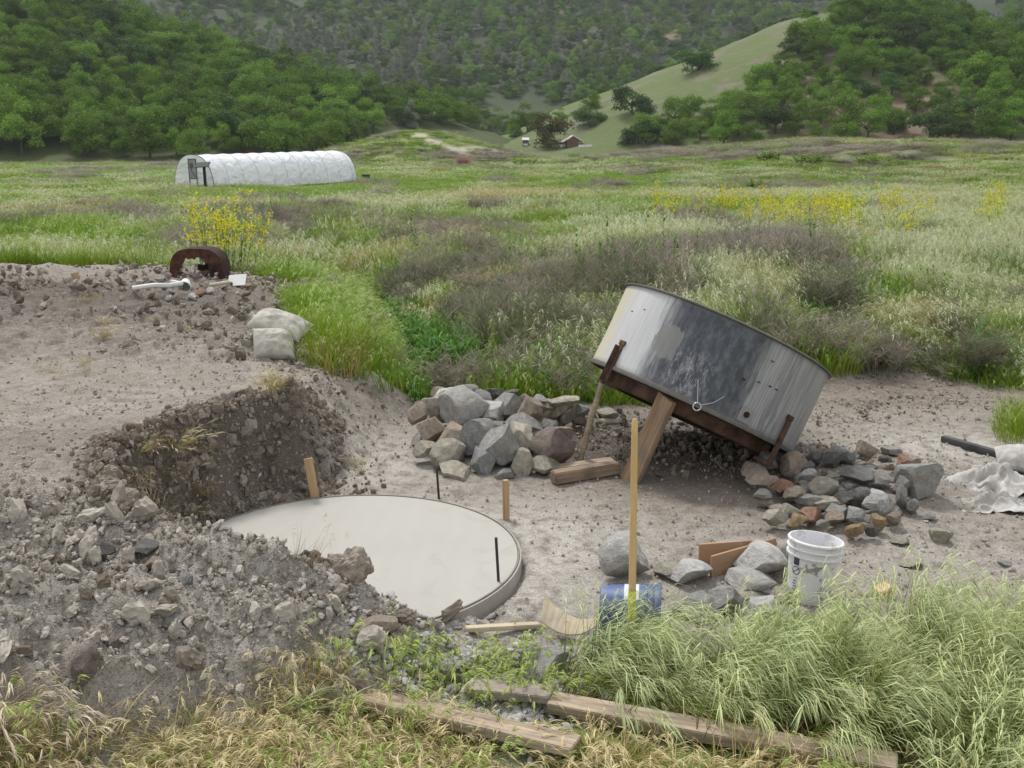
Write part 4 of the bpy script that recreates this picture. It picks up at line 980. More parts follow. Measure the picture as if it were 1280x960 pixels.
m.build('form_board', simple('form_board_outer', (.40, .37, .33), .85, 9, .3), e, True)

# ------------------------------------------------------------------ stakes and bars
def stake(px0, py0, px1, py1, Y, w, th, label, mat=W_STAKE, group=None, name='wooden_stake', cat='stake'):
    b = D(px0, py0, Y); t = D(px1, py1, Y); d = (t-b); L = d.length; q = d.to_track_quat('Z', 'X')
    m = MB(); M = Matrix.Identity(4)
    m.box((-w/2, -th/2, -.12), (w/2, th/2, L), ch=.002)
    o = m.build(name, mat, None, False, b, q.to_euler()); return tag(o, label, cat, group)
def zrot(q): return q
def barlike(b, t, w, th, name, mat, label, cat, roll=0.0, ch=.003, taper=None, group=None, jag=0):
    """board from b to t, local X along its length"""
    b = Vector(b); t = Vector(t); d = t-b; L = d.length
    x = d.normalized(); z = Vector((0, 0, 1)); y = z.cross(x)
    if y.length < 1e-3: y = Vector((0, 1, 0))
    y.normalize(); z = x.cross(y); Rm = Matrix((x, y, z)).transposed() @ Matrix.Rotation(roll, 3, 'X')
    m = MB(); m.box((0, -w/2, -th/2), (L, w/2, th/2), ch=ch)
    if jag:
        g = random.Random(int(L*1000))
        for v in m.v: v.y += jag*math.sin(v.x*3+g.random()); v.z += jag*.4*g.uniform(-1, 1)
    o = m.build(name, mat, None, False); o.matrix_world = Matrix.Translation(b) @ Rm.to_4x4(); return tag(o, label, cat, group)
def stk(px0, py0, px1, py1, Y, w, th, label, yaw=0):
    b = D(px0, py0, Y); t = D(px1, py1, Y); d = t-b; L = d.length
    m = MB(); m.box((-w/2, -th/2, -.12), (w/2, th/2, L), ch=.002)
    x = Vector((1, yaw, 0)); z = d.normalized(); y = z.cross(x).normalized(); x = y.cross(z)
    o = m.build('wooden_stake', W_STAKE, None); o.matrix_world = Matrix.Translation(b) @ Matrix((x, y, z)).transposed().to_4x4()
    return tag(o, label, 'stake')
stk(394, 622, 385, 573, 6.86, .062, .022, 'broad wooden stake at the back edge of the round slab', .2)
stk(633, 656, 632, 600, 6.58, .038, .036, 'square wooden stake at the right edge of the round slab', .5)
stk(98, 356, 93, 341, 14.5, .11, .03, 'short orange brown stake stuck in the dirt bank at far left', .1)
def bar(px0, py0, px1, py1, Y, label):
    b = D(px0, py0, Y); t = D(px1, py1, Y); m = MB(); m.tube([b-Vector((0, 0, .1)), b, t], .0085, 8)
    tag(m.build('steel_bar', simple('old_steel', (.07, .06, .055), .7, 30, .4, .4), None, True), label, 'steel bar')
bar(549, 628, 546, 586, 6.98, 'thin steel bar behind the round slab by the stone heap')
bar(624, 741, 620, 672, 5.42, 'dark steel bar at the right front edge of the round slab')

# ------------------------------------------------------------------ shovel (handle up, blade in the grass)
e = empty('shovel', tuple(D(789, 830, 4.72))); tag(e, 'long wooden shovel handle with a yellow band standing in the tall grass', 'shovel')
def loc(o, e): o.parent = e; return o
base = D(789, 830, 4.72); top = D(793.5, 523, 4.86)-base
m = MB(); m.tube([Vector((0, 0, 0)), top*.5, top*.93, top*.985, top], [.0195, .0185, .0165, .016, .009], 16); m.build('handle', W_HANDLE, e, True)
m = MB(); m.tube([top*.18, top*.305], .0205, 16, cap=False); m.build('yellow_band', simple('yellow_label', (.72, .68, .03), .4, 30, .1), e, True)
m = MB()
bl = [(-.1, 0, -.02), (-.11, 0, -.12), (-.09, 0, -.24), (0, 0, -.33), (.09, 0, -.24), (.11, 0, -.12), (.1, 0, -.02)]
V = [(x, .02-.9*x*x-.0, z) for x, y, z in bl]+[(0, .03, -.02), (0, .03, -.15)]
m.add(V, [(0, 1, 8, 7), (1, 2, 3, 8), (8, 3, 4, 5), (7, 8, 5, 6)]); m.tube([(0, .03, -.06), (0, .0, .03), (0, 0, .08)], [.012, .02, .021], 12)
o = m.build('blade', M_RUST, e, True); o.location = (0, 0, .14)

# ------------------------------------------------------------------ buckets
def bucket_mesh(m, r0, r1, h):
    m.lathe([(0.001, 0), (r0-.006, 0), (r0, .006), (r0+(r1-r0)*.74, h*.74), (r1+.006, h*.745), (r1+.006, h*.765), (r0+(r1-r0)*.8, h*.77), (r0+(r1-r0)*.86, h*.85),
             (r1+.008, h*.855), (r1+.008, h*.87), (r0+(r1-r0)*.9, h*.875), (r1, h*.955), (r1+.009, h*.96), (r1+.009, h*.985), (r1+.004, h), (r1-.004, h), (r1-.006, h*.98), (r0-.004, .012), (.001, .012)], 72)
def m_bucket(name, col, dirt=(.30, .26, .22), blot=.55):
    t = NT(name); p = t.obj(); n = t.noise(p, 9, 6, .7); q = t.mapv(p, (30, 30, 3)); n2 = t.noise(q, 1, 4, .6)
    f = t.mth('MAXIMUM', t.ss(n, blot+.07, blot+.13), t.mth('MULTIPLY', t.ss(n2, .6, .75), .35))
    sp = t.n('ShaderNodeSeparateXYZ', {0: p}, 2); f = t.mth('MULTIPLY', f, t.ss(sp, .36, .24, .35, 1))
    f = t.mth('MAXIMUM', f, t.mth('MULTIPLY', t.ss(sp, .05, .0), .45))
    t.set(Base_Color=t.mix(f, col, dirt), Roughness=.42); t.b.inputs['Subsurface Weight'].default_value = 0
    t.b.inputs['Specular IOR Level'].default_value = .4; return t.m
MBW = m_bucket('white_plastic', (.72, .71, .72), blot=.49); MBB = m_bucket('blue_plastic', (.07, .11, .25), (.17, .19, .23), .42)
bp = GT(1009, 747); e = empty('white_bucket', tuple(bp-Vector((0, 0, .01))), (R(-4), R(5.5), R(0))); tag(e, 'white plastic bucket standing upright, streaked with dirt', 'bucket')
m = MB(); bucket_mesh(m, .118, .150, .37); m.build('bucket_body', MBW, e, True)
M_INK = simple('label_ink', (.07, .075, .09), .5, 40, .2)
def on_wall(r0, r1, h, ang, z, off=.0015):
    r = r0+(r1-r0)*z/h+off; return Vector((r*math.cos(ang), r*math.sin(ang), z))
m = MB()
A = R(212)
def patch(a0, a1, z0, z1, k=4):
    V = []; 
    for i in range(k+1):
        a = a0+(a1-a0)*i/k; V += [on_wall(.118, .150, .37, a, z0, .0018), on_wall(.118, .150, .37, a, z1, .0018)]
    m.add(V, [(2*i, 2*i+2, 2*i+3, 2*i+1) for i in range(k)])
patch(A-.14, A+.14, .225, .268); 
k = 28
V = []
for i in range(k):
    an = 6.2832*i/k
    for rr in (.026, .021): V.append(on_wall(.118, .150, .37, A+math.cos(an)*rr/.132, .192+math.sin(an)*rr, .0018))
m.add(V, [(2*i, 2*((i+1) % k), 2*((i+1) % k)+1, 2*i+1) for i in range(k)])
V = []
for i in range(7):
    f = i/6-.5; p = (A+f*.042/.132, .192+f*.034)
    V += [on_wall(.118, .150, .37, p[0]-.012, p[1]+.002, .0019), on_wall(.118, .150, .37, p[0]+.012, p[1]-.002, .0019)]
m.add(V, [(2*i, 2*i+1, 2*i+3, 2*i+2) for i in range(6)])
for j in range(6): patch(A-.12+.02*(j % 2), A+.10-.03*(j % 3), .145-.017*j, .150-.017*j, 3)
m.build('printed_label', M_INK, e)
# bail handle hanging at the back side
m = MB(); pts = []
for i in range(19):
    an = math.pi*i/18; pts.append((.160*math.cos(an), .02+.10*math.sin(an)*.6+.06*math.sin(an), .318-.165*math.sin(an)))
m.tube(pts, .0018, 6); m.build('wire_handle', simple('wire', (.35, .35, .36), .4, 30, .2, .8), e, True)
b = GT(784, 781); e = empty('blue_bucket', (b.x+.0, b.y, b.z+.135), (R(96), R(0), R(82))); e.rotation_euler = (Matrix.Rotation(R(-8), 3, 'Z') @ Matrix.Rotation(R(90), 3, 'Y')).to_euler(); e.location = tuple(D(750, 762, 4.98)); e.scale = (.98, .98, .98) 
tag(e, 'blue plastic bucket lying on its side behind the shovel handle', 'bucket')
e.location.z = gh(e.location.x, e.location.y)+.125
m = MB(); bucket_mesh(m, .135, .155, .33); m.build('bucket_body', MBB, e, True)
m = MB(); V = []
for i in range(9):
    a = R(150)+R(70)*i/8; V += [on_wall(.135, .155, .33, a, .13, .002), on_wall(.135, .155, .33, a, .21, .002)]
m.add(V, [(2*i, 2*i+2, 2*i+3, 2*i+1) for i in range(8)])
V = []
for i in range(7):
    a = R(130)+R(26)*i/6; V += [on_wall(.135, .155, .33, a, .03, .002), on_wall(.135, .155, .33, a, .055, .002)]
m.add(V, [(2*i, 2*i+2, 2*i+3, 2*i+1) for i in range(6)])
m.build('white_patch', simple('white_label', (.62, .64, .70), .5, 14, .35), e)

# ------------------------------------------------------------------ the tilted tank
TR, TH = .905, .70
cr, cu, cf = Vector((1, 0, 0)), Vector((0, math.sin(PIT), math.cos(PIT))), Vector((0, math.cos(PIT), -math.sin(PIT)))
n_ax = (cr*.425+cu*.903+cf*(-.02)).normalized()
def tank_center(depth, px, py):
    a = (px-640)/F; b_ = (480-py)/F; return Vector((0, 0, H))+(cf+cr*a+cu*b_)*depth
tc0 = tank_center(8.36, 862, 509)
toc = (Vector((0, 0, H))-tc0); fy = (toc-n_ax*toc.dot(n_ax)).normalized()      # faces the viewer
ty = -fy; tx = ty.cross(n_ax).normalized()
TM = Matrix((tx, ty, n_ax)).transposed().to_4x4(); TM.translation = tc0
print('tank low z', tc0.z-TR*math.sqrt(1-n_ax.z**2), tc0)
def m_tank():
    t = NT('stained_galvanised_steel'); uv = t.uv(); sx = t.n('ShaderNodeSeparateXYZ', {0: uv}, 0); sy = t.n('ShaderNodeSeparateXYZ', {0: uv}, 1)
    st = t.noise(t.mapv(uv, (90, 1.6, 1)), 1, 6, .65, .3); st2 = t.noise(t.mapv(uv, (30, 2.2, 1)), 1, 6, .7, .5)
    blo = t.noise(t.mapv(uv, (16, 5, 1)), 1, 7, .65); fine = t.noise(t.mapv(uv, (120, 18, 1)), 1, 5, .7, .6)
    # u: -1 at the left silhouette, +1 at the right one
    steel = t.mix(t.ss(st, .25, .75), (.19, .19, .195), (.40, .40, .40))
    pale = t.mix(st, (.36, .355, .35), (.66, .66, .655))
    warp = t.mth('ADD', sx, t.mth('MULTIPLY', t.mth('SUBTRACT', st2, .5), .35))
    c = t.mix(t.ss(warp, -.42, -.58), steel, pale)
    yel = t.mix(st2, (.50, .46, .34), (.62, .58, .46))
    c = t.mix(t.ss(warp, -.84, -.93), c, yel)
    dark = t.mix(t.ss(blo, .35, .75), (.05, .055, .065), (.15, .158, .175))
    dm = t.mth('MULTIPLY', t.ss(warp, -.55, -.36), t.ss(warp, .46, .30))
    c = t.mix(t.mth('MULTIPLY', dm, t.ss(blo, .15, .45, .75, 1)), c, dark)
    # whitish flaking in the lower middle
    wm = t.mth('MULTIPLY', t.mth('MULTIPLY', t.ss(warp, -.40, -.2), t.ss(warp, .14, -.04)), t.mth('MULTIPLY', t.ss(sy, .62, .4), t.ss(sy, -.02, .12)))
    c = t.mix(t.mth('MULTIPLY', wm, t.ss(t.mth('ADD', t.mth('MULTIPLY', fine, .6), t.mth('MULTIPLY', blo, .5)), .52, .68, 0, .8)), c, (.42, .42, .44))
    # brownish grey repaired patch
    dx = t.mth('DIVIDE', t.mth('ADD', warp, .40), .13); dy = t.mth('DIVIDE', t.mth('SUBTRACT', sy, .50), .20)
    rr = t.mth('ADD', t.mth('ADD', t.mth('MULTIPLY', dx, dx), t.mth('MULTIPLY', dy, dy)), t.mth('MULTIPLY', t.mth('SUBTRACT', blo, .5), 1.5))
    c = t.mix(t.ss(rr, 1.05, .85, 0, .85), c, t.mix(blo, (.16, .165, .15), (.27, .265, .24)))
    # bluish dark square near the rim, grime at both edges
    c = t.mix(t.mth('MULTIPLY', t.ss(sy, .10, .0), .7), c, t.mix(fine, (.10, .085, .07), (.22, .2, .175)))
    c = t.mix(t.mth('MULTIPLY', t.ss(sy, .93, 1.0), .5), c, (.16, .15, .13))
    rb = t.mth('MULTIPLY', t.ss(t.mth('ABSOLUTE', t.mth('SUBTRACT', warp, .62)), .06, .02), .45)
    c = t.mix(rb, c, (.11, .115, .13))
    c = t.mix(t.mth('MULTIPLY', t.ss(t.noise(t.mapv(uv, (40, 8, 1)), 1, 4), .68, .76), .5), c, (.14, .08, .05))
    t.set(Base_Color=c, Roughness=t.mth('ADD', .42, t.mth('MULTIPLY', blo, .3)), Metallic=.25); t.b.inputs['Specular IOR Level'].default_value = .4
    t.bump(t.mth('ADD', fine, blo), .12, .004); return t.m
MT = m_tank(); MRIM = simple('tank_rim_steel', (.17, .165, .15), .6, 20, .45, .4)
e = empty('steel_tank'); e.matrix_world = TM
tag(e, 'round stained steel tank tipped up on one side and propped with timber', 'tank')
# wall with uv
n_ = 160; V = []; Fc = []; UV = []
for i in range(n_):
    a = 2*math.pi*i/n_
    dent = .006*math.sin(a*7)+.004*math.sin(a*13+1)
    for j in range(9):
        zf = j/8; r = TR+dent*math.sin(zf*math.pi); V.append((r*math.cos(a), r*math.sin(a), zf*TH))
for i in range(n_):
    i2 = (i+1) % n_
    for j in range(8): Fc.append((i*9+j, i2*9+j, i2*9+j+1, i*9+j+1))
me = bpy.data.meshes.new('tank_wall'); me.from_pydata(V, [], Fc); uvl = me.uv_layers.new(name='UVMap')
for p in me.polygons:
    p.use_smooth = True
    for li in p.loop_indices:
        v = me.vertices[me.loops[li].vertex_index].co; uvl.data[li].uv = (v.x/TR if v.y < 0 else v.x/TR, v.z/TH)
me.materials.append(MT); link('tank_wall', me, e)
m = MB(); m.lathe([(TR-.012, TH-.004), (TR-.012, .02), (0.002, .02)], 120); m.build('inner_lining', simple('tank_inside', (.20, .20, .205), .6, 5, .4, .3), e, True)
m = MB(); m.lathe([(TR-.013, TH-.006), (TR+.004, TH-.012), (TR+.022, TH-.006), (TR+.024, TH+.004), (TR+.006, TH+.010), (TR-.013, TH+.008)], 140, closed=True); m.build('rolled_rim', MRIM, e, True)
m = MB(); m.lathe([(TR-.03, -.012), (TR+.010, -.010), (TR+.014, .004), (TR+.012, .022), (TR+.0015, .026), (TR-.03, .002)], 140, closed=True); m.build('bottom_flange', MRIM, e, True)
m = MB(); m.lathe([(0.002, -.004), (TR-.02, -.004), (TR-.02, -.014), (.002, -.014)], 90); m.build('bottom_plate', M_RUSTD, e, True)
# rusty ring frame under the bottom
m = MB(); m.lathe([(TR-.16, -.012), (TR-.145, -.012), (TR-.16, -.11), (TR-.225, -.12), (TR-.225, -.105), (TR-.17, -.10)], 100, closed=True)
for s in (-.35, 0, .35): m.box((-math.sqrt((TR-.12)**2-s*s), s-.035, -.10), (math.sqrt((TR-.12)**2-s*s), s+.035, -.016), ch=.006)
m.build('base_frame', M_RUST, e, False)
def around(u): # u in -1..1 along the visible face -> angle
    return -math.pi/2+math.asin(u)
def bracket(u, z0, z1, nm, w=.055):
    a = around(u); M = Matrix.Rotation(a, 4, 'Z'); m = MB()
    m.box((TR+.006, -w/2, z0), (TR+.016, w/2, z1), M, ch=.003); m.box((TR+.016, -w/2, z0+.01), (TR+.055, -w/2+.011, z1-.03), M, ch=.003)
    m.box((TR-.12, -w/2, z0-.01), (TR+.055, w/2, z0+.012), M, ch=.003); m.box((TR+.002, -w/2-.012, z1-.02), (TR+.02, w/2+.012, z1+.02), M, ch=.004)
    return m.build(nm, M_RUST, e, False)
bracket(-.745, -.13, .215, 'bracket', .05)
bo = bracket(.79, -.16, .23, 'bracket', .06)
a = around(.79); M = Matrix.Rotation(a, 4, 'Z') @ Matrix.Translation((TR+.016, 0, -.115)) @ Matrix.Rotation(math.pi/2, 4, 'Y'); m = MB(); m.lathe([(.009, 0), (.009, .005), (.022, .005), (.022, 0)], 20, M, closed=True); q = m.build('bolt_hole', M_RUSTD, bo, True)
# plate with a bolt
a = around(.44); M = Matrix.Rotation(a, 4, 'Z'); m = MB(); m.box((TR+.003, -.062, .035), (TR+.010, .062, .155), M, ch=.003); pl = m.build('fitting_plate', simple('plate_steel', (.27, .27, .275), .5, 14, .3, .4), e)
m = MB(); M2 = M @ Matrix.Translation((TR+.010, 0, .10)) @ Matrix.Rotation(math.pi/2, 4, 'Y'); m.lathe([(.001, .022), (.013, .022), (.015, .008), (.026, .008), (.026, 0)], 6, M2); m.build('bolt', M_RUSTD, pl)
# ring hanging on two wires
m = MB(); a = around(.05); M = Matrix.Rotation(a, 4, 'Z'); RC = Vector((TR+.035, 0, -.005)); ring = [RC+Vector((0, .029*math.cos(k*2*math.pi/28), .029*math.sin(k*2*math.pi/28))) for k in range(29)]
m.tube(ring, .0045, 8, cap=False, M=M); rg_ = m.build('pull_ring', simple('bright_wire', (.55, .55, .56), .35, 20, .2, .7), e, True)
m = MB(); m.tube([RC+Vector((0, -.01, .03)), (TR+.006, -.075, .18)], .003, 6, M=M); m.tube([RC+Vector((0, .02, .022)), (TR+.01, .10, .075), (TR+.006, .15, .15)], .003, 6, M=M); m.build('wire', simple('bright_wire2', (.5, .5, .51), .35, 20, .2, .7), rg_, True)
# small slots and bolt heads along the wall
for (u, z) in [(-.80, .48), (-.70, .52), (.30, .33), (.42, .36), (.52, .37), (.58, .37), (.45, .545)]:
    a = around(u); M = Matrix.Rotation(a, 4, 'Z'); m = MB(); m.box((TR+.001, -.014, z-.004), (TR+.007, .014, z+.004), M, ch=.0015); m.build('bolt_head', M_RUSTD, e)

# props: stick, brace, beams
def tpt(u, z, off=.02):
    a = around(u); return TM @ Vector(((TR+off)*math.cos(a), (TR+off)*math.sin(a), z))
b = GT(722, 579); t_ = tpt(-.775, -.06, .01)
m = MB(); m.tube([b-Vector((0, 0, .06)), b.lerp(t_, .5), t_+(t_-b)*.02], [.027, .025, .023], 10); tag(m.build('prop_stick', W_OLD, None, True), 'thin grey wooden stick propping the left bracket of the tank', 'pole')
b = GT(786, 600); t_ = TM @ Vector((-.20*TR, -.90*TR, -.03))
barlike(b-Vector((0, 0, .03)), t_, .175, .045, 'brace_plank', W_BRACE, 'thick leaning plank bracing the bottom of the tilted tank', 'plank', roll=R(62))
b = GT(691, 606)+Vector((0, 0, .06)); t_ = GT(772, 592)+Vector((0, 0, .055)); barlike(b, t_, .10, .095, 'wooden_beam', W_BEAM, 'short squared beam lying at the foot of the leaning plank', 'beam', ch=.008)
b = GT(686, 592)+Vector((0, 0, .03)); t_ = GT(766, 582)+Vector((0, 0, .04)); barlike(b, t_, .11, .045, 'old_board', W_OLD, 'flat old board lying just behind the short squared beam', 'board', ch=.006)
b = GT(1178, 552)+Vector((0, 0, .05)); t_ = GT(1262, 576)+Vector((0, 0, .05)); barlike(b-Vector((0, 0, .02)), t_-Vector((0, 0, .02)), .07, .055, 'dark_timber', W_BLACK, 'dark charred timber on the mud by the green clump at right', 'timber', ch=.006)

# ------------------------------------------------------------------ foreground planks and boards
def lay(px0, py0, px1, py1, w, th, nm, mat, label, cat='plank', roll=0, dz0=0, dz1=0, jag=0.0, ch=.004):
    a = GT(px0, py0); b = GT(px1, py1); a.z += th/2+dz0; b.z += th/2+dz1
    return barlike(a, b, w, th, nm, mat, label, cat, roll, ch, jag=jag)
lay(688, 893, 1120, 975, .10, .055, 'wooden_plank', W_OLD, 'long weathered plank in front of the tall green grass', dz0=.035, dz1=.035, roll=R(8))
lay(585, 878, 690, 888, .11, .04, 'grey_board', m_wood('grey_board_wood', (.25, .21, .17), (.36, .31, .26)), 'short grey board end just left of the long weathered plank', 'board', dz0=.06, dz1=.06)
lay(452, 893, 720, 952, .15, .04, 'wooden_plank', W_OLD, 'split brown plank half buried in dry grass at bottom centre', dz0=.07, dz1=.05, roll=R(-10))
lay(350, 962, 420, 960, .13, .03, 'wooden_plank', W_OLD, 'end of a brown plank at the bottom edge under dry grass', dz0=.05, dz1=.05)
lay(582, 789, 674, 786, .045, .025, 'pale_batten', W_PALE, 'thin pale wooden batten lying across the gravel', 'batten', dz0=.0, dz1=.01)
# curled ply scrap
a = GT(705, 800); m = MB(); V = []; nn_ = 10
for i in range(nn_+1):
    f = i/nn_; x = -.13+.30*f; zc = .09*(f-.35)**2*3; V += [(x, -.05+.03*f, .10-.13*f+zc+.03), (x+.03, .13-.12*f, .19-.15*f+zc)]
V2 = [(v[0], v[1]+.002, v[2]-.007) for v in V]; n0 = len(V)
m.add(V+V2, [(2*i, 2*i+2, 2*i+3, 2*i+1) for i in range(nn_)]+[(n0+2*i+1, n0+2*i+3, n0+2*i+2, n0+2*i) for i in range(nn_)]+[(2*i, n0+2*i, n0+2*i+2, 2*i+2) for i in range(nn_)]+[(2*i+1, 2*i+3, n0+2*i+3, n0+2*i+1) for i in range(nn_)]+[(0, 1, n0+1, n0), (2*nn_, n0+2*nn_, n0+2*nn_+1, 2*nn_+1)])
o = m.build('curled_board', W_PALE, None); o.location = a-Vector((0, 0, .02)); tag(o, 'curled pale scrap of thin board at the left end of the tall grass', 'board')
# boards on edge behind the boulders
def onedge(px0, py0, px1, py1, h, th, mat, label):
    a = GT(px0, py0); b = GT(px1, py1); a.z += h/2-.01; b.z += h/2-.01
    return barlike(a, b, th, h, 'form_board', mat, label, 'board', 0, .002)
onedge(873, 707, 940, 702, .155, .022, W_PLY, 'brown board standing on edge behind the other brown board')
onedge(888, 722, 968, 698, .15, .018, W_PLY, 'brown board standing on edge slanting behind the big boulder')
# cut block
a = GT(1103, 745); m = MB(); m.box((-.055, -.04, 0), (.055, .04, .065), ch=.006); o = m.build('wood_block', m_wood('end_grain', (.55, .38, .22), (.66, .50, .32), .7, (.62, .22, .12)), None); o.location = a; o.rotation_euler = (R(6), R(-10), R(28)); tag(o, 'small pale cut wood block lying alone right of the white bucket', 'wood block')

# ------------------------------------------------------------------ rocks
def m_rock():
    t = NT('field_stone'); p = t.obj(); n = t.noise(p, 6, 6, .65); n2 = t.noise(p, 34, 6, .7); n3 = t.noise(p, 2.3, 3)
    base = t.ocol(); c = t.mix(t.ss(n, .25, .75), t.hsv(base, .5, 1.1, .85), t.hsv(base, .5, .8, 1.5))
    c = t.mix(t.mth('MULTIPLY', t.ss(n3, .52, .68), .55), c, t.mix(n2, (.33, .27, .18), (.42, .37, .28)))
    li = t.noise(p, 11, 5, .7); c = t.mix(t.mth('MULTIPLY', t.ss(li, .62, .68), .35), c, t.mix(n2, (.11, .11, .10), (.20, .20, .17))); c = t.mix(t.mth('MULTIPLY', t.ss(t.noise(p, 16, 4, .6), .64, .69), .55), c, (.55, .53, .49))
    c = t.mix(1.0, c, t.n('ShaderNodeMapRange', {0: n2, 3: .62, 4: 1.35}), 'MULTIPLY')
    t.set(Base_Color=c, Roughness=.9); t.bump(t.mth('ADD', n2, t.mth('MULTIPLY', n, 1.5)), .9, .03); return t.m
M_ROCK = m_rock()
GREY, DARK, BUFF, WHITE, RED, BLUE, TAN, OCH, MUDC = (.34, .33, .305), (.175, .17, .16), (.42, .38, .30), (.50, .485, .455), (.32, .17, .11), (.30, .305, .295), (.36, .29, .22), (.42, .30, .15), (.24, .19, .17)
RID = [900]
RPROTO = [rockmesh('stone', 800+i, (1, 1, 1), [9, 12, 15, 8][i % 4], 4 if i < 12 else 3, .035, M_ROCK, .58, .9, False) for i in range(22)]
def rock(p, w, d, h, col, label, group=None, name='rock', rot=None, big=False, cat='rock'):
    k = rnd.randrange(12) if big else rnd.randrange(12, 22)
    o = link(name, RPROTO[k], None, p, rot or (rnd.gauss(0, .22), rnd.gauss(0, .22), rnd.random()*6.28)); o.scale = (w, d, h)
    j = 1+rnd.uniform(-.14, .14); o.color = (*[c*j for c in col], 1); return tag(o, label, cat, group)
def rpx(px, py, w, h, Y, col, label, group=None, name='boulder', big=True, rz=None, tilt=0, cat='rock', dep=.9):
    """stone whose outline fills w x h pixels round px,py at depth Y"""
    c = D(px, py, Y); s = Y/F*1.02; W = w*s*1.12; Hh = h*s*1.10
    o = rock(c, W, W*dep, Hh, col, label, group, name, (rnd.gauss(0, .1), R(tilt)+rnd.gauss(0, .06), rz if rz is not None else rnd.choice([0, math.pi])+rnd.gauss(0, .25)), big, cat); return o
def YL(py): return float(np.interp(py, [495, 520, 560, 600], [8.85, 8.5, 7.95, 7.55]))
LP = [(575, 512, 62, 46, GREY, 20, 'big slanting grey slab boulder near the top of the left stone heap'), (598, 545, 42, 42, BLUE, -10, 'rounded blue grey boulder in the middle of the left stone heap'),
 (631, 560, 52, 58, GREY, 5, 'largest pale faceted boulder at the front of the left stone heap'), (564, 563, 48, 34, BUFF, 0, 'buff boulder at the lower left of the left stone heap'),
 (566, 588, 38, 22, BUFF, 5, 'flat buff stone at the very bottom left of the left stone heap'), (600, 577, 32, 32, BLUE, 10, 'small blue grey boulder between the buff and the largest one'),
 (539, 535, 34, 34, TAN, 0, 'round pinkish tan boulder at the left side of the left heap'), (522, 517, 22, 26, TAN, 0, 'tan stone at the far left edge of the left heap'),
 (562, 494, 34, 22, WHITE, 5, 'pale stone behind the slanting slab on the left heap'), (543, 505, 26, 20, BUFF, -15, 'buff wedge stone on the upper left of the left heap'),
 (570, 545, 40, 26, TAN, 0, 'brownish stone under the slanting slab'), (600, 503, 34, 26, BLUE, -20, 'blue grey stone right of the slanting slab'),
 (613, 515, 36, 34, WHITE, 25, 'pale pointed stone right of the blue grey one on the left heap'), (632, 505, 36, 30, GREY, 0, 'grey stone on the upper right of the left heap'),
 (650, 545, 34, 40, BUFF, 30, 'buff slab leaning behind the largest boulder'), (656, 578, 28, 36, BUFF, -5, 'upright buff stone at the right foot of the largest boulder'),
 (664, 512, 30, 40, TAN, 0, 'pointed brown stone standing up on the right of the left heap'), (692, 558, 48, 42, MUDC, 0, 'squarish purplish brown stone left of the thin prop stick'),
 (683, 580, 34, 20, BUFF, 25, 'flat buff stone tilted against the beams'), (634, 594, 26, 14, GREY, 0, 'flat grey stone at the front foot of the left heap'),
 (655, 530, 40, 26, GREY, 15, 'flat mossy grey stone behind the largest boulder'), (530, 560, 26, 20, BUFF, 0, 'small cream stone at the left foot of the left heap'),
 (617, 535, 34, 22, GREY, 10, 'grey stone wedged above the rounded blue grey boulder')]
for px_, py_, w_, h_, c_, tl, lb in LP: rpx(px_, py_, w_*1.12, h_*1.16, YL(py_+h_*.25), c_, lb, tilt=tl)
for (a, b, w_, h_, c_) in [(700, 510, 26, 20, TAN), (712, 518, 22, 18, BUFF), (690, 520, 20, 16, TAN), (682, 508, 20, 16, BUFF), (705, 500, 34, 14, BUFF), (722, 525, 18, 12, TAN), (735, 530, 16, 10, GREY), (695, 530, 18, 12, DARK), (676, 524, 18, 14, TAN), (728, 512, 16, 12, GREY),
     (640, 490, 18, 10, DARK), (618, 492, 20, 12, DARK), (655, 498, 16, 12, TAN), (672, 500, 18, 12, GREY), (548, 492, 16, 14, TAN), (586, 488, 20, 12, GREY)]:
    rpx(a, b, w_*1.15, h_*1.2, 8.95, c_, 'small brownish stone in the low row between the left heap and the creek', 'stones of the low row behind the left heap', 'stone', False)
for i in range(26):
    b = rnd.uniform(505, 590); a = rnd.gauss(592, 42); rpx(a, b, rnd.uniform(18, 34), rnd.uniform(14, 26), YL(b)+.24, rnd.choice([GREY, DARK, TAN, BLUE]), 'half hidden stone wedged deep in the left stone heap', 'inner stones of the left heap', 'stone', False)
for (a, b, w_, h_, lb) in [(762, 517, 30, 12, 'topmost flat stone of the little stack behind the beam'), (762, 526, 32, 12, 'middle flat stone of the little stack behind the beam'), (764, 535, 36, 12, 'lowest flat stone of the little stack behind the beam'),
      (838, 532, 26, 18, 'brown stone lying in the shade under the tank'), (857, 535, 18, 14, 'pale blue stone beside the brown one under the tank')]:
    rpx(a, b, w_, h_, 9.2, BUFF if 'stack' in lb else TAN, lb, None, 'stone', False)
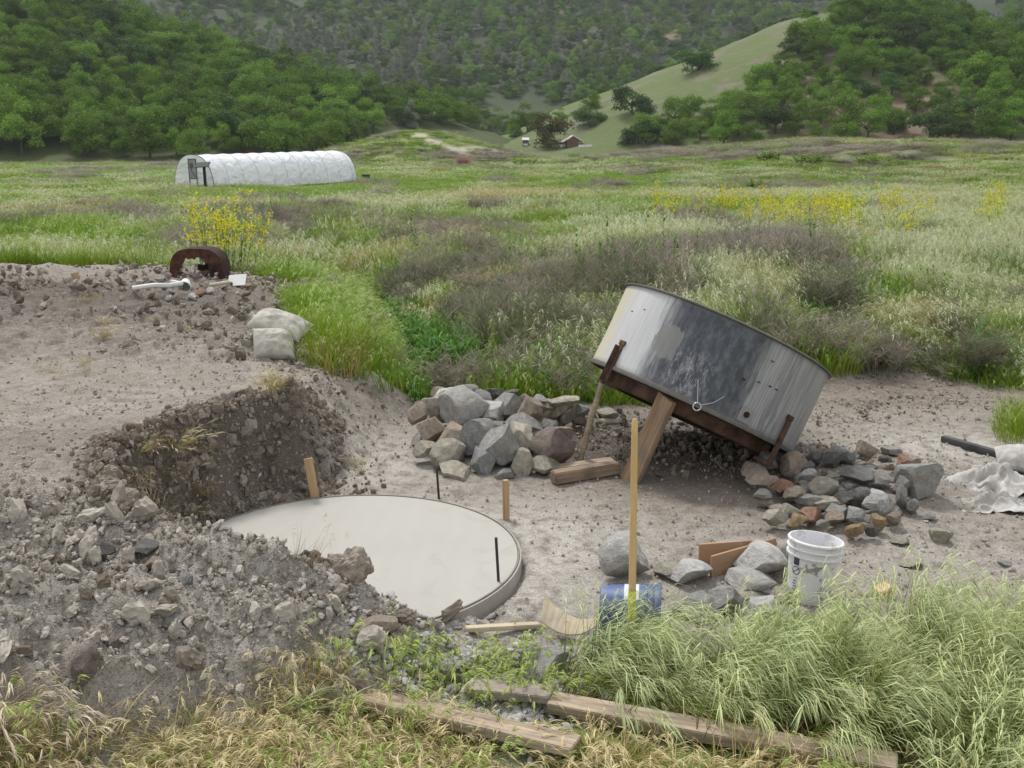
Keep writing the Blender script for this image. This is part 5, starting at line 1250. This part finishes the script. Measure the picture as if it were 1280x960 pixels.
# right heap
def YR(py): return float(np.interp(py, [550, 575, 600, 640, 680], [8.25, 7.7, 7.15, 6.55, 6.1]))
RP = [(1150, 600, 46, 40, GREY, 0, 'largest round dark boulder at the right end of the right heap'), (1073, 594, 50, 18, DARK, 8, 'long dark grey slab across the top of the right heap'),
 (1033, 607, 38, 24, BUFF, -5, 'large buff stone in the middle of the right heap'), (1098, 624, 36, 20, WHITE, 3, 'pale speckled oval stone in the right heap'),
 (1128, 622, 14, 30, GREY, 14, 'narrow grey stone leaning on end in the right heap'), (1128, 608, 30, 22, GREY, -10, 'grey stone leaning on the largest round boulder'),
 (1073, 618, 24, 28, DARK, 0, 'dark rounded stone behind the pale oval one'), (1083, 562, 24, 20, TAN, 0, 'tan boulder on top at the back of the right heap'),
 (1130, 582, 22, 22, RED, -15, 'reddish stone resting against the largest round boulder'), (1060, 575, 22, 16, DARK, 0, 'dark stone at the back of the right heap'),
 (1040, 575, 22, 20, DARK, 20, 'dark wedge stone at the back left of the right heap'), (995, 580, 34, 26, TAN, -25, 'brown slab leaning beside the tank foot'),
 (972, 574, 24, 18, DARK, 0, 'dark stone right under the lowest edge of the tank'), (957, 578, 26, 22, DARK, 0, 'black stone under the rusty bracket of the tank'),
 (1018, 574, 18, 14, DARK, 0, 'small dark stone between the tank foot and the heap'), (977, 609, 28, 14, RED, 0, 'red brick piece at the left edge of the right heap'),
 (992, 617, 30, 18, TAN, -12, 'orange tan flat stone at the left of the right heap'), (1010, 624, 26, 14, GREY, 0, 'smooth grey stone left of the long cream one'),
 (1027, 627, 34, 12, BUFF, -14, 'long cream flat stone at the front of the right heap'), (1056, 622, 28, 12, DARK, 20, 'smooth dark slanting stone behind the front row'),
 (1012, 641, 32, 16, RED, 0, 'bright red brick at the front of the right heap'), (1044, 638, 32, 12, BLUE, 6, 'long blue grey stone right of the bright red brick'),
 (1070, 642, 26, 14, GREY, 5, 'grey oval stone at the front of the right heap'), (1040, 646, 24, 14, TAN, 10, 'brown oval stone in the front row'),
 (966, 646, 30, 20, BUFF, -8, 'pale buff stone at the front left corner of the right heap'), (988, 639, 22, 16, BUFF, 0, 'cream yellow stone behind the ochre one'),
 (996, 650, 22, 16, OCH, 0, 'ochre brown stone at the front of the right heap'), (1028, 655, 16, 10, GREY, 0, 'little grey stone in front of the brown oval one'),
 (1116, 648, 16, 14, TAN, -20, 'small tan stone at the front right of the right heap'), (1096, 653, 18, 20, OCH, -15, 'yellow ochre stone standing in front of the right heap'),
 (1091, 662, 16, 16, DARK, 0, 'dark stone touching the yellow ochre one'), (1069, 663, 22, 15, OCH, 0, 'olive brown rounded stone just in front of the right heap'),
 (1108, 635, 18, 22, GREY, 0, 'grey wedge stone below the pale oval one'), (1139, 631, 16, 12, GREY, 0, 'small grey stone under the largest round boulder'),
 (946, 590, 32, 9, TAN, -3, 'upper flat stone of the pair left of the right heap'), (948, 599, 36, 9, TAN, -3, 'lower flat stone of the pair left of the right heap'),
 (952, 619, 22, 10, GREY, 0, 'grey stone on the bare ground left of the right heap'), (1108, 574, 16, 12, DARK, 0, 'small dark stone at the back right of the right heap'),
 (1016, 595, 22, 16, WHITE, -30, 'pale upright stone left of the long dark slab'), (1100, 600, 26, 22, GREY, 0, 'greenish grey stone right of the long dark slab')]
for px_, py_, w_, h_, c_, tl, lb in RP: rpx(px_, py_, w_*1.14, h_*1.22, YR(py_+h_*.3), c_, lb, tilt=tl, name='boulder' if w_ > 33 else 'stone', big=w_ > 24)
for i in range(110):
    b = rnd.uniform(562, 648); a = rnd.gauss(1058, 46); 
    if a > 1165 or a < 955: a = rnd.uniform(1000, 1130)
    rpx(a, b, rnd.uniform(13, 28), rnd.uniform(10, 19), YR(b)+.10, rnd.choice([GREY, GREY, DARK, BLUE, TAN, BUFF]), 'smaller mixed stone between the larger ones of the right heap', 'small stones of the right heap', 'stone', False)
# lone stones
for (a, b, w_, h_, c_, lb) in [(1141, 703, 38, 14, BUFF, 'flat pale stone lying alone right of the white bucket rim'), (1176, 670, 28, 20, BUFF, 'squarish pale stone lying alone on the dirt at right'),
      (1124, 676, 30, 12, BUFF, 'flat pale stone right of the ochre stones in front of the heap'), (1163, 646, 16, 14, GREY, 'small grey pyramid stone in front of the largest round boulder'), (1258, 706, 20, 10, GREY, 'small grey stone on the dirt at the right edge')]:
    q = GT(a, b+h_*.4); rpx(a, b, w_, h_, q.y+.03, c_, lb, None, 'stone', True)
# near cluster
for (a, b, w_, h_, Y_, c_, tl, lb) in [(785, 697, 70, 58, 5.62, WHITE, 5, 'big squarish grey boulder behind the shovel handle'), (944, 703, 74, 46, 5.45, WHITE, 8, 'big pale rounded boulder left of the white bucket'),
      (856, 716, 64, 28, 5.35, WHITE, 0, 'flat grey stone behind the tall grass between the big boulders'), (834, 712, 44, 24, 5.4, BUFF, 0, 'brownish flat stone behind the blue bucket'),
      (932, 724, 70, 22, 5.2, WHITE, 3, 'long pale slab stacked in front of the big rounded boulder'), (960, 733, 46, 20, 5.2, GREY, 25, 'slanting grey slab under the long pale one'),
      (933, 741, 76, 12, 5.08, BUFF, 6, 'thin flat slab below the long pale one'), (984, 743, 44, 26, 5.15, BUFF, 15, 'buff slab at the foot of the white bucket'),
      (950, 760, 50, 36, 4.98, WHITE, 35, 'pale slanting stone rising from the grass'), (910, 750, 60, 40, 4.98, GREY, 0, 'grey stone half hidden by the tall grass'),
      (995, 775, 52, 30, 4.9, BLUE, -15, 'blue grey boulder at the grass edge below the white bucket'), (962, 765, 26, 22, 4.95, TAN, 0, 'small tan stone between the pale and the blue grey ones'),
      (875, 760, 60, 34, 4.95, GREY, 0, 'grey boulder hidden in the grass right of the blue bucket'), (1055, 765, 34, 24, 4.95, BUFF, 0, 'buff stone in the grass right of the blue grey boulder'),
      (980, 698, 30, 30, 5.7, GREY, 0, 'grey stone just behind the big pale rounded boulder'),
      (672, 832, 80, 34, 4.42, GREY, 16, 'long mossy grey slab lying under the curled board'), (548, 838, 70, 30, 4.25, WHITE, 22, 'pale slab half buried in the gravel'),
      (575, 815, 30, 10, 4.45, WHITE, 0, 'small pale stone in the gravel'), (640, 866, 60, 20, 4.05, GREY, 8, 'grey flat stone above the foreground planks')]:
    rpx(a, b, w_*1.02, h_*1.1, GT(a, b+h_*.36).y+.02, c_, lb, None, 'boulder', True, tilt=tl)
for (a, b, w_, h_, Y_, c_, tl, lb) in [(470, 785, 56, 34, 4.45, TAN, 15, 'split tan stone on the dirt bank below the slab'), (503, 797, 58, 22, 4.38, TAN, 40, 'long tan stone split off beside the other tan one'),
      (107, 826, 50, 56, 4.0, MUDC, 25, 'large dark pointed stone in the clods at the lower left'), (193, 704, 44, 20, 4.75, TAN, 8, 'brown flat stone on the heap below the pit rim'),
      (182, 684, 44, 26, 4.85, DARK, 0, 'dark grey stone just above the brown flat one'), (132, 692, 24, 36, 4.7, DARK, 0, 'upright dark stone on the heap at left'),
      (42, 779, 12, 12, 4.15, WHITE, 0, 'tiny white pebble at the left edge of the heap'), (62, 774, 26, 5, 4.2, WHITE, 0, 'thin white stone beside the tiny white pebble'),
      (234, 723, 22, 20, 4.6, GREY, 0, 'round grey stone on the pinkish slope of the heap'), (322, 776, 13, 7, 4.25, WHITE, 0, 'small pale stone near the dry grass'), (556, 796, 9, 7, 4.6, WHITE, 0, 'little white pebble at the foot of the dirt bank'), (150, 800, 30, 22, 4.1, MUDC, 0, 'brown grey lump beside the large pointed stone'), (215, 775, 34, 26, 4.2, GREY, 0, 'rounded grey lump in the middle of the clods')]:
    q = GT(a, b+h_*.3); rpx(a, b, w_, h_, q.y+.02, c_, lb, None, 'stone', True, tilt=tl)
# big clods on the bank edge
def clod(a, b, w_, h_, lb, dark=0.0, lift=0, Yc=None):
    q = D(a, b+h_*.38, Yc) if Yc else GT(a, b+h_*.38); s = q.y/F; me_ = rockmesh('earth_clod', int(a*7+b), (w_*s*1.1, w_*s, h_*s*1.12), 6, 5, .24, simple('clod_earth', (.20-.08*dark, .165-.07*dark, .135-.06*dark), .97, 22, .45, bump=.8), .7, 1.0)
    return tag(link('earth_clod', me_, None, (q.x, q.y, q.z+h_*s*.36+lift), (0, 0, 0)), lb, 'clod')
ck = clod(388, 705, 46, 42, 'round earth clod with a tuft of dry grass on it at the slab edge', .5, 0, 4.74)
clod(437, 708, 62, 62, 'big pale earth clod leaning over the front edge of the slab', -1.3, 0, 4.74); clod(418, 730, 40, 30, 'brown earth clod below the big pale one', .4, 0, 4.62)
clod(318, 684, 34, 30, 'dark earth clod at the left front edge of the slab', .6, 0, 4.78); clod(290, 676, 36, 24, 'rough earth clod on the bank left of the slab', .4, 0, 4.85); clod(462, 748, 36, 26, 'crumbly earth clod right of the big pale one', .3, 0, 4.68)
clod(500, 770, 44, 24, 'low earth lump at the right end of the dirt bank', .3); clod(350, 700, 30, 18, 'flat earth clod between the tufted one and the dark one', .2, 0, 4.72)
q = Vector(ck.location); sw = link('grass_tuft', fg[5].data, None, q+Vector((-.02, -.05, .04)), (R(20), 0, 1.2)); sw.scale = (.55, .55, .8); tag(sw, 'tuft of dry grass on top of the round clod by the slab', 'grass tuft')

# ------------------------------------------------------------------ sandbags
def m_cloth(name, a, b, sc=8):
    t = NT(name); p = t.obj(); n = t.noise(p, sc, 6, .65); w_ = t.n('ShaderNodeTexWave', {'Vector': p, 'Scale': 90.0}); w2 = t.n('ShaderNodeTexWave', {'Vector': p, 'Scale': 90.0}, bands_direction='Y')
    t.set(Base_Color=t.mix(t.ss(n, .3, .7), a, b), Roughness=.85); t.bump(t.mth('ADD', n, t.mth('MULTIPLY', t.mth('ADD', w_, w2), .06)), .5, .02); return t.m
M_BAG = m_cloth('sand_bag_cloth', (.36, .335, .28), (.58, .56, .50))
def pillow(name, L, W, T, seed, mat, seam=True):
    nx_, ny_ = 56, 40; V = []; Fc = []; 
    u, v = np.meshgrid(np.linspace(-1, 1, nx_), np.linspace(-1, 1, ny_)); u = u.ravel(); v = v.ravel()
    prof = (np.clip(1-np.abs(u)**2.6, 0, 1)*np.clip(1-np.abs(v)**2.4, 0, 1))**.5
    wr = .10*fbm(u*2.0, v*2.0, 2, seed)-.07*np.abs(fbm(u*3.5, v*3.5, 3, seed+1))*(1.3-prof*.6)
    xx = u*L/2*(1-.10*(1-np.abs(u))*0-.10*v*v*(np.abs(u) > .0)*(.4)); yy = v*W/2*(.90+.14*np.abs(u)**5); xx = xx*(.92+.12*np.abs(v)**5)
    T1 = np.column_stack([xx, yy, T*(prof*(.62+wr))]); T2 = np.column_stack([xx, yy, -T*prof*.38+.0*wr])
    V = np.concatenate([T1, T2]); f1 = grid_faces(nx_, ny_); f2 = f1[:, ::-1]+nx_*ny_
    return npmesh(name, V, np.concatenate([f1, f2]), mat, True)
q = GT(340, 446); b1 = link('sand_bag', pillow('sand_bag', .42, .36, .22, 5, M_BAG), None, q+Vector((.01, .06, .11)), (R(48), R(3), R(16))); tag(b1, 'pale sandbag leaning in front of the other, lower one of the two', 'sandbag')
b2 = link('sand_bag', pillow('sand_bag', .60, .34, .24, 9, M_BAG), None, q+Vector((.02, .30, .25)), (R(20), R(13), R(-12))); tag(b2, 'pale sandbag lying on top of the lower one', 'sandbag')
m = MB(); m.tube([(-.26, 0, .0), (-.30, .01, .03), (-.32, .015, .035)], [.05, .02, .035], 10); m.build('tied_neck', M_BAG, b2, True)

# crumpled white sheeting at right edge
M_SHEET = m_cloth('white_sheeting', (.36, .335, .30), (.62, .605, .58), 7)
def crumple(name, L, W, T, seed, n=70):
    u, v = np.meshgrid(np.linspace(-1, 1, n), np.linspace(-1, 1, n)); u = u.ravel(); v = v.ravel()
    r = np.hypot(u, v); wx = u+.25*fbm(u*2, v*2, 3, seed+3); wy = v+.25*fbm(u*2, v*2, 3, seed+7)
    rd = 1-np.abs(fbm(wx*2.0, wy*2.0, 2, seed))*1.3; z = T*(rd**2*1.1+.10*(1-np.abs(fbm(wx*6, wy*6, 2, seed+2)))-.08)*np.clip(1.15-r*.9, .06, 1)
    sh = 1+.18*fbm(u*1.5+5, v*1.5, 2, seed+9)
    V = np.column_stack([wx*L/2*sh, wy*W/2*sh, z]); Fq = grid_faces(n, n); V2 = V-np.array([0, 0, .004]); k = len(V)
    return npmesh(name, np.concatenate([V, V2]), np.concatenate([Fq, Fq[:, ::-1]+k]), M_SHEET, True)
q = GT(1246, 606); tag(link('crumpled_sheeting', crumple('crumpled_sheeting', .66, .55, .20, 3), None, q-Vector((0, 0, .02)), (0, 0, .3)), 'crumpled heap of dirty white sheeting at the right edge', 'plastic sheeting')
q = GT(1246, 634); tag(link('sheeting_scrap', crumple('sheeting_scrap', .50, .26, .12, 8), None, q, (0, 0, -.1)), 'smaller flat scrap of white sheeting in front of the crumpled heap', 'plastic sheeting')
q = GT(1268, 588); tag(link('white_sack', pillow('white_sack', .42, .34, .20, 15, M_SHEET), None, q+Vector((0.05, 0, .08)), (R(5), R(8), R(-20))), 'white sack behind the crumpled sheeting at the right edge', 'sack')

# ------------------------------------------------------------------ rusted drum shell and litter
q = GT(246, 348); print('DRUM', q, veg_mask(np.array([q.x]), np.array([q.y])), gh(q.x, q.y-1), gh(q.x, q.y-.5)); e = empty('rusted_drum', tuple(q-Vector((0, 0, .03)))); tag(e, 'dark rusted metal drum shell lying open at the far end of the dirt bank', 'rusted drum')
s = q.y/F; W2, HH = 33*s*1.02, 40*s; dep = .42
def arch(n, w, h, p=3.2):
    P = []
    for i in range(n+1):
        a = math.pi*(1-i/n); c, sn = math.cos(a), math.sin(a)
        P.append((w*math.copysign(abs(c)**(2/p), c), h*abs(sn)**(2/p)))
    return P
m = MB(); o_ = arch(26, W2, HH); i_ = arch(26, W2-.012, HH-.012); V = []
for (P_, y_) in ((o_, 0), (o_, dep), (i_, dep), (i_, 0)): V += [(x, y_, z) for x, z in P_]
k = 27; Fc = []
for ring in range(4):
    a_, b_ = ring*k, ((ring+1) % 4)*k
    for i in range(k-1):
        if ring in (0, 2) and False: continue
        Fc.append((a_+i, a_+i+1, b_+i+1, b_+i))
m.add(V, Fc); m.build('shell', M_RUSTD, e, False)
# broken front face: ring with a torn opening
m = MB(); V = []; hole = []
for i in range(27):
    a = math.pi*(1-i/26); c, sn = math.cos(a), math.sin(a); j = 1+.07*math.sin(i*.9)+.05*math.sin(i*2.3)
    hole.append((-.05*W2+.66*W2*c*j*(.95 if c < 0 else 1.05), .10*HH+.62*HH*sn*j))
for (x, z), (hx, hz_) in zip(o_, hole): V += [(x, -.004, z), (hx, .01, max(hz_, 0.0)), (x, .012, z), (hx, .022, max(hz_, 0.0))]
Fc = []
for i in range(26):
    a_, b_ = 4*i, 4*i+4; Fc += [(a_, b_, b_+1, a_+1), (a_+3, b_+3, b_+2, a_+2), (a_+1, b_+1, b_+3, a_+3)]
m.add(V, Fc); m.build('front_plate', m_rust('drum_rust', (.03, .016, .012), (.10, .045, .03)), e)
m = MB(); m.box((.18*W2, .2, 0), (.62*W2, .215, HH*.62)); m.box((-.2*W2, .22, .25*HH), (.2*W2, .24, .45*HH), Matrix.Rotation(.2, 4, 'Y')); m.box((W2*.55, -.04, 0), (W2*.98, -.02, .42*HH), Matrix.Rotation(-.12, 4, 'Y')); m.build('torn_plate', M_RUSTD, e)
m = MB(); m.box((-W2, 0.02, -.02), (W2, dep, .03)); m.build('floor_plate', M_RUSTD, e)
def lit(px_, py_, lift=.02): p = GT(px_, py_); return p+Vector((0, 0, lift))
MW_ = simple('white_litter', (.66, .66, .63), .5, 15, .2)
m = MB(); m.lathe([(.001, 0), (.06, 0), (.085, .2), (.09, .21), (.08, .21), (.058, .012), (.001, .012)], 24); o = m.build('white_cup', MW_, None, True); o.location = lit(233, 362, .09); o.rotation_euler = (R(102), 0, R(10)); tag(o, 'white cup lying in the litter in front of the rusted drum', 'cup')
m = MB(); m.tube([(0, 0, 0), (.25, .05, .03), (.42, .12, .02), (.5, .28, .02), (.36, .36, .03)], .03, 10); o = m.build('white_pipe', MW_, None, True); o.location = lit(166, 364, .03); tag(o, 'bent piece of white pipe in the litter left of the rusted drum', 'pipe')
m = MB(); V = [(-.12, -.08, 0), (.12, -.09, .02), (.14, .09, .10), (-.10, .10, .08)]; m.add(V+[(a, b, c-.006) for a, b, c in V], [(0, 1, 2, 3), (7, 6, 5, 4), (0, 4, 5, 1), (1, 5, 6, 2), (2, 6, 7, 3), (3, 7, 4, 0)]); o = m.build('white_card', MW_, None); o.location = lit(296, 357, .03); o.rotation_euler = (R(20), 0, .2); tag(o, 'white card scrap lying right of the rusted drum', 'card')
m = MB(); m.tube([(0, 0, 0), (.3, .1, .04)], .025, 8); o = m.build('pale_stick', W_PALE, None, True); o.location = lit(258, 360, .03); tag(o, 'short pale stick in the litter in front of the drum', 'stick')
for i, (a, b) in enumerate([(205, 362), (215, 368), (222, 355), (250, 368), (262, 366), (270, 350), (282, 362), (190, 372), (240, 374), (200, 352), (310, 360), (228, 345)]):
    rock(lit(a, b, .03), rnd.uniform(.08, .2), rnd.uniform(.08, .16), rnd.uniform(.05, .1), [WHITE, GREY, TAN, RED][i % 4], 'small pale rubble piece in the litter by the rusted drum', 'rubble by the rusted drum', 'rubble_piece', cat='rubble')
m = MB(); m.tube([(0, 0, 0), (.02, .01, .15)], .035, 8); o = m.build('white_rag', MW_, None, True); o.location = lit(249, 347, .12)+Vector((0, .18, .1)); tag(o, 'white rag hanging inside the rusted drum', 'rag')

# ------------------------------------------------------------------ white tunnel greenhouse
def m_film():
    t = NT('white_tunnel_film'); p = t.obj(); n = t.noise(t.mapv(p, (1, .35, 1)), 1.3, 4, .5, .8); n2 = t.noise(p, .6, 3)
    t.set(Base_Color=t.mix(n2, (.78, .80, .82), (.90, .91, .92)), Roughness=.4); t.bump(n, 1.0, .35); translu(t, (.75, .77, .8), .15); return t.m
MFILM = m_film(); MFR = simple('tunnel_frame', (.12, .10, .09), .7, 3, .3)
c0 = D(268, 239, 92.0); c0.z = gh(c0.x, c0.y); c1 = D(441, 231, 107.5); c1.z = gh(c1.x, c1.y)+.25
axv = (c1-c0); axv.z = 0; GL = axv.length; ax_ = axv.normalized(); pv = Vector((-ax_.y, ax_.x, 0))
GW, GHt = 5.3, 3.15; mid = c0+pv*GW/2; ang = math.atan2(ax_.y, ax_.x)
e = empty('tunnel_greenhouse', (mid.x, mid.y, gh(mid.x, mid.y)-.05), (0, R(-1.0), ang)); tag(e, 'long white plastic tunnel greenhouse in the field at left', 'greenhouse')
def gprof(n=22, w=GW/2, h=GHt, p=2.35):
    P = []
    for i in range(n+1):
        a = math.pi*i/n; c, s_ = math.cos(a), math.sin(a); P.append((w*math.copysign(abs(c)**(2/p), c), h*abs(s_)**(2/p)*(1 if True else 1)))
    return P
P_ = gprof(); m = MB(); V = []; nb = 10; Fc = []; xs = []
for i in range(nb*4+1):
    f = i/(nb*4); x = GL*f; sag = .014*(math.cos(2*math.pi*f*nb)-1)*.5; xs.append(x)
    for (y_, z_) in P_: V.append((x, y_*(1+sag*.4), z_*(1+sag)))
k = len(P_)
for i in range(nb*4):
    for j in range(k-1): Fc.append((i*k+j, i*k+j+1, (i+1)*k+j+1, (i+1)*k+j))
m.add(V, Fc); m.build('cover', MFILM, e, True)
# rounded far end
m = MB(); V = []; Fc = []
for i in range(7):
    f = i/6; s_ = math.cos(f*math.pi/2*.93); x = GL+1.5*math.sin(f*math.pi/2)
    for (y_, z_) in P_: V.append((x-.01, y_*s_**.6*1.0, z_*(.25+.75*s_**.5)))
for i in range(6):
    for j in range(k-1): Fc.append((i*k+j, i*k+j+1, (i+1)*k+j+1, (i+1)*k+j))
m.add(V, Fc); m.build('far_end', MFILM, e, True)
m = MB(); V = [(-.02, y_, z_) for y_, z_ in P_]; m.add(V, [tuple(range(k))]); m.build('end_wall', MFILM, e)
for i in range(nb+1):
    m = MB(); m.tube([(GL*i/nb, y_*1.004, z_*1.004) for y_, z_ in P_], .035 if i in (0,) else .02, 6, cap=True); m.build('hoop', MFR if i == 0 else simple('hoop_grey', (.62, .63, .64), .6), e, True)
m = MB(); m.box((-.08, -.55, 0), (-.03, -.47, 2.75)); m.box((-.08, .47, 0), (-.03, .55, 2.75)); m.box((-.08, -.55, 1.0), (-.03, .55, 1.08)); m.box((-.08, -.55, 2.72), (-.03, .55, 2.8)); dr = m.build('door', MFR, e)
m = MB(); m.box((-.06, -.45, 1.1), (-.045, .45, 2.7)); m.build('window', simple('vent_glass', (.28, .29, .29), .3, 2, .5), dr)
m = MB(); m.box((-.10, -.1, 1.95), (-.065, .3, 2.4)); m.tube([(-.09, -.35, 1.2), (-.09, .1, 1.7), (-.09, .3, 2.3)], .03, 6); m.build('fan', MFR, dr)
# solar post
q = D(257, 236, 90.5); zb = gh(q.x, q.y); tp = D(255, 206, 90.5); e = empty('solar_panel_post', (q.x, q.y, zb)); tag(e, 'black post with a small solar panel at the near end of the tunnel', 'solar post')
m = MB(); m.box((-.11, -.09, 0), (.11, .09, tp.z-zb-.1)); m.build('post', simple('black_post', (.02, .02, .022), .6), e)
m = MB(); m.box((-.62, -.4, -.03), (.62, .4, .03), Matrix.Translation((-.1, 0, tp.z-zb)) @ Matrix.Rotation(R(28), 4, 'X') @ Matrix.Rotation(R(-5), 4, 'Y')); m.build('solar_panel', simple('solar_cells', (.03, .035, .04), .7), e)
q = GT(458, 226); m = MB(); m.box((-.42, -.3, 0), (.42, .3, .55), ch=.04); m.box((-.46, -.34, .5), (.46, .34, .58), ch=.02); o = m.build('black_trough', simple('black_rubber', (.03, .032, .035), .6), None); o.location = (q.x, q.y, q.z+.15); tag(o, 'small black tub in the field right of the tunnel', 'tub')

# ------------------------------------------------------------------ pavilion, shed, fence panels
MWR = simple('pale_roofing', (.70, .66, .60), .6, .6, .1); MBR = simple('brown_wall', (.16, .10, .075), .8, 2, .3); MSH = simple('white_paint', (.74, .74, .73), .6, 2, .08)
q = ONHILL(715, 183); Yp = q.y; zb = q.z; e = empty('pavilion', (q.x, Yp, zb), (0, 0, .15)); tag(e, 'small brown pavilion with a pale peaked roof at the valley end', 'pavilion')
top_z = D(715, 169, Yp).z-zb; hw = 13*Yp/F; ev = D(715, 177, Yp).z-zb
m = MB(); V = [(-hw, -1.8, ev), (0, -1.6, top_z), (hw, -1.8, ev), (-hw, 1.8, ev), (0, 1.6, top_z), (hw, 1.8, ev)]; V2 = [(a*.98, b, c-.22) for a, b, c in V]
m.add(V+V2, [(0, 1, 4, 3), (1, 2, 5, 4), (6, 9, 10, 7), (7, 10, 11, 8), (0, 6, 7, 1), (1, 7, 8, 2), (3, 4, 10, 9), (4, 5, 11, 10), (0, 3, 9, 6), (2, 8, 11, 5)]); m.build('roof', MWR, e)
m = MB(); m.box((-hw*.55, -1.2, -.3), (hw*.55, 1.2, ev-.1)); m.add([(-hw*.7, -1.25, ev-.1), (hw*.7, -1.25, ev-.1), (0, -1.25, top_z-.35)], [(0, 1, 2)]); m.build('wall', MBR, e)
for s_ in (-1, 1): m = MB(); m.box((s_*hw*.86-.08, -1.5, -1), (s_*hw*.86+.08, -1.34, ev)); m.build('post', MBR, e)
for i, (a, w_) in enumerate([(695, 9), (704, 8), (727, 8), (736, 8)]):
    q = ONHILL(a, 184); zb = q.z; m = MB(); hwp = w_/2*Yp/F; m.box((-hwp*.93, -.05, 0), (hwp*.93, .05, .55)); m.box((-hwp*.96, -.07, .5), (hwp*.96, .07, .62))
    m.box((-hwp*.9, -.06, -.6), (-hwp*.9+.1, .06, .1)); m.box((hwp*.9-.1, -.06, -.6), (hwp*.9, .06, .1))
    o = m.build('fence_panel', MSH, None); o.location = (q.x, q.y, zb+.1); tag(o, 'white fence panel, %s of the four by the pavilion' % ['leftmost', 'second from left', 'third from left', 'rightmost'][i], 'fence panel')
q = ONHILL(657, 182); Ys = q.y; e = empty('small_shed', (q.x, Ys, q.z-.1)); tag(e, 'small dark shed with a pale roof left of the lone oak', 'shed')
m = MB(); m.box((-.95, -.8, 0), (.95, .8, 1.7)); m.build('wall', MBR, e); m = MB(); m.add([(-1.2, -1.1, 1.75), (1.2, -1.1, 1.75), (1.1, .9, 2.5), (-1.1, .9, 2.5), (-1.2, -1.1, 1.65), (1.2, -1.1, 1.65), (1.1, .9, 2.4), (-1.1, .9, 2.4)], [(0, 1, 2, 3), (7, 6, 5, 4), (0, 4, 5, 1), (1, 5, 6, 2), (2, 6, 7, 3), (3, 7, 4, 0)]); m.build('roof', simple('shed_roof', (.5, .52, .55), .6, 1, .1), e)
m = MB(); m.box((-.7, -1.0, 0), (.7, -.85, .6)); m.build('front_panel', MSH, e)
print('objects', len(bpy.data.objects))

# ------------------------------------------------------------------ air
HZ = 0.00010
hz = NT('haze_air'); hz.t.nodes.remove(hz.b)
vol = hz.t.nodes.new('ShaderNodeVolumePrincipled'); vol.inputs['Color'].default_value = (.90, .95, 1, 1); vol.inputs['Density'].default_value = HZ
vol.inputs['Anisotropy'].default_value = .2; hz.t.links.new(vol.outputs[0], hz.out.inputs['Volume'])
m = MB(); m.box((-3600, -400, -420), (3600, 5400, 420)); tag(m.build('haze', hz.m), 'thin pale air between the camera and the mountain', 'haze', kind='stuff')
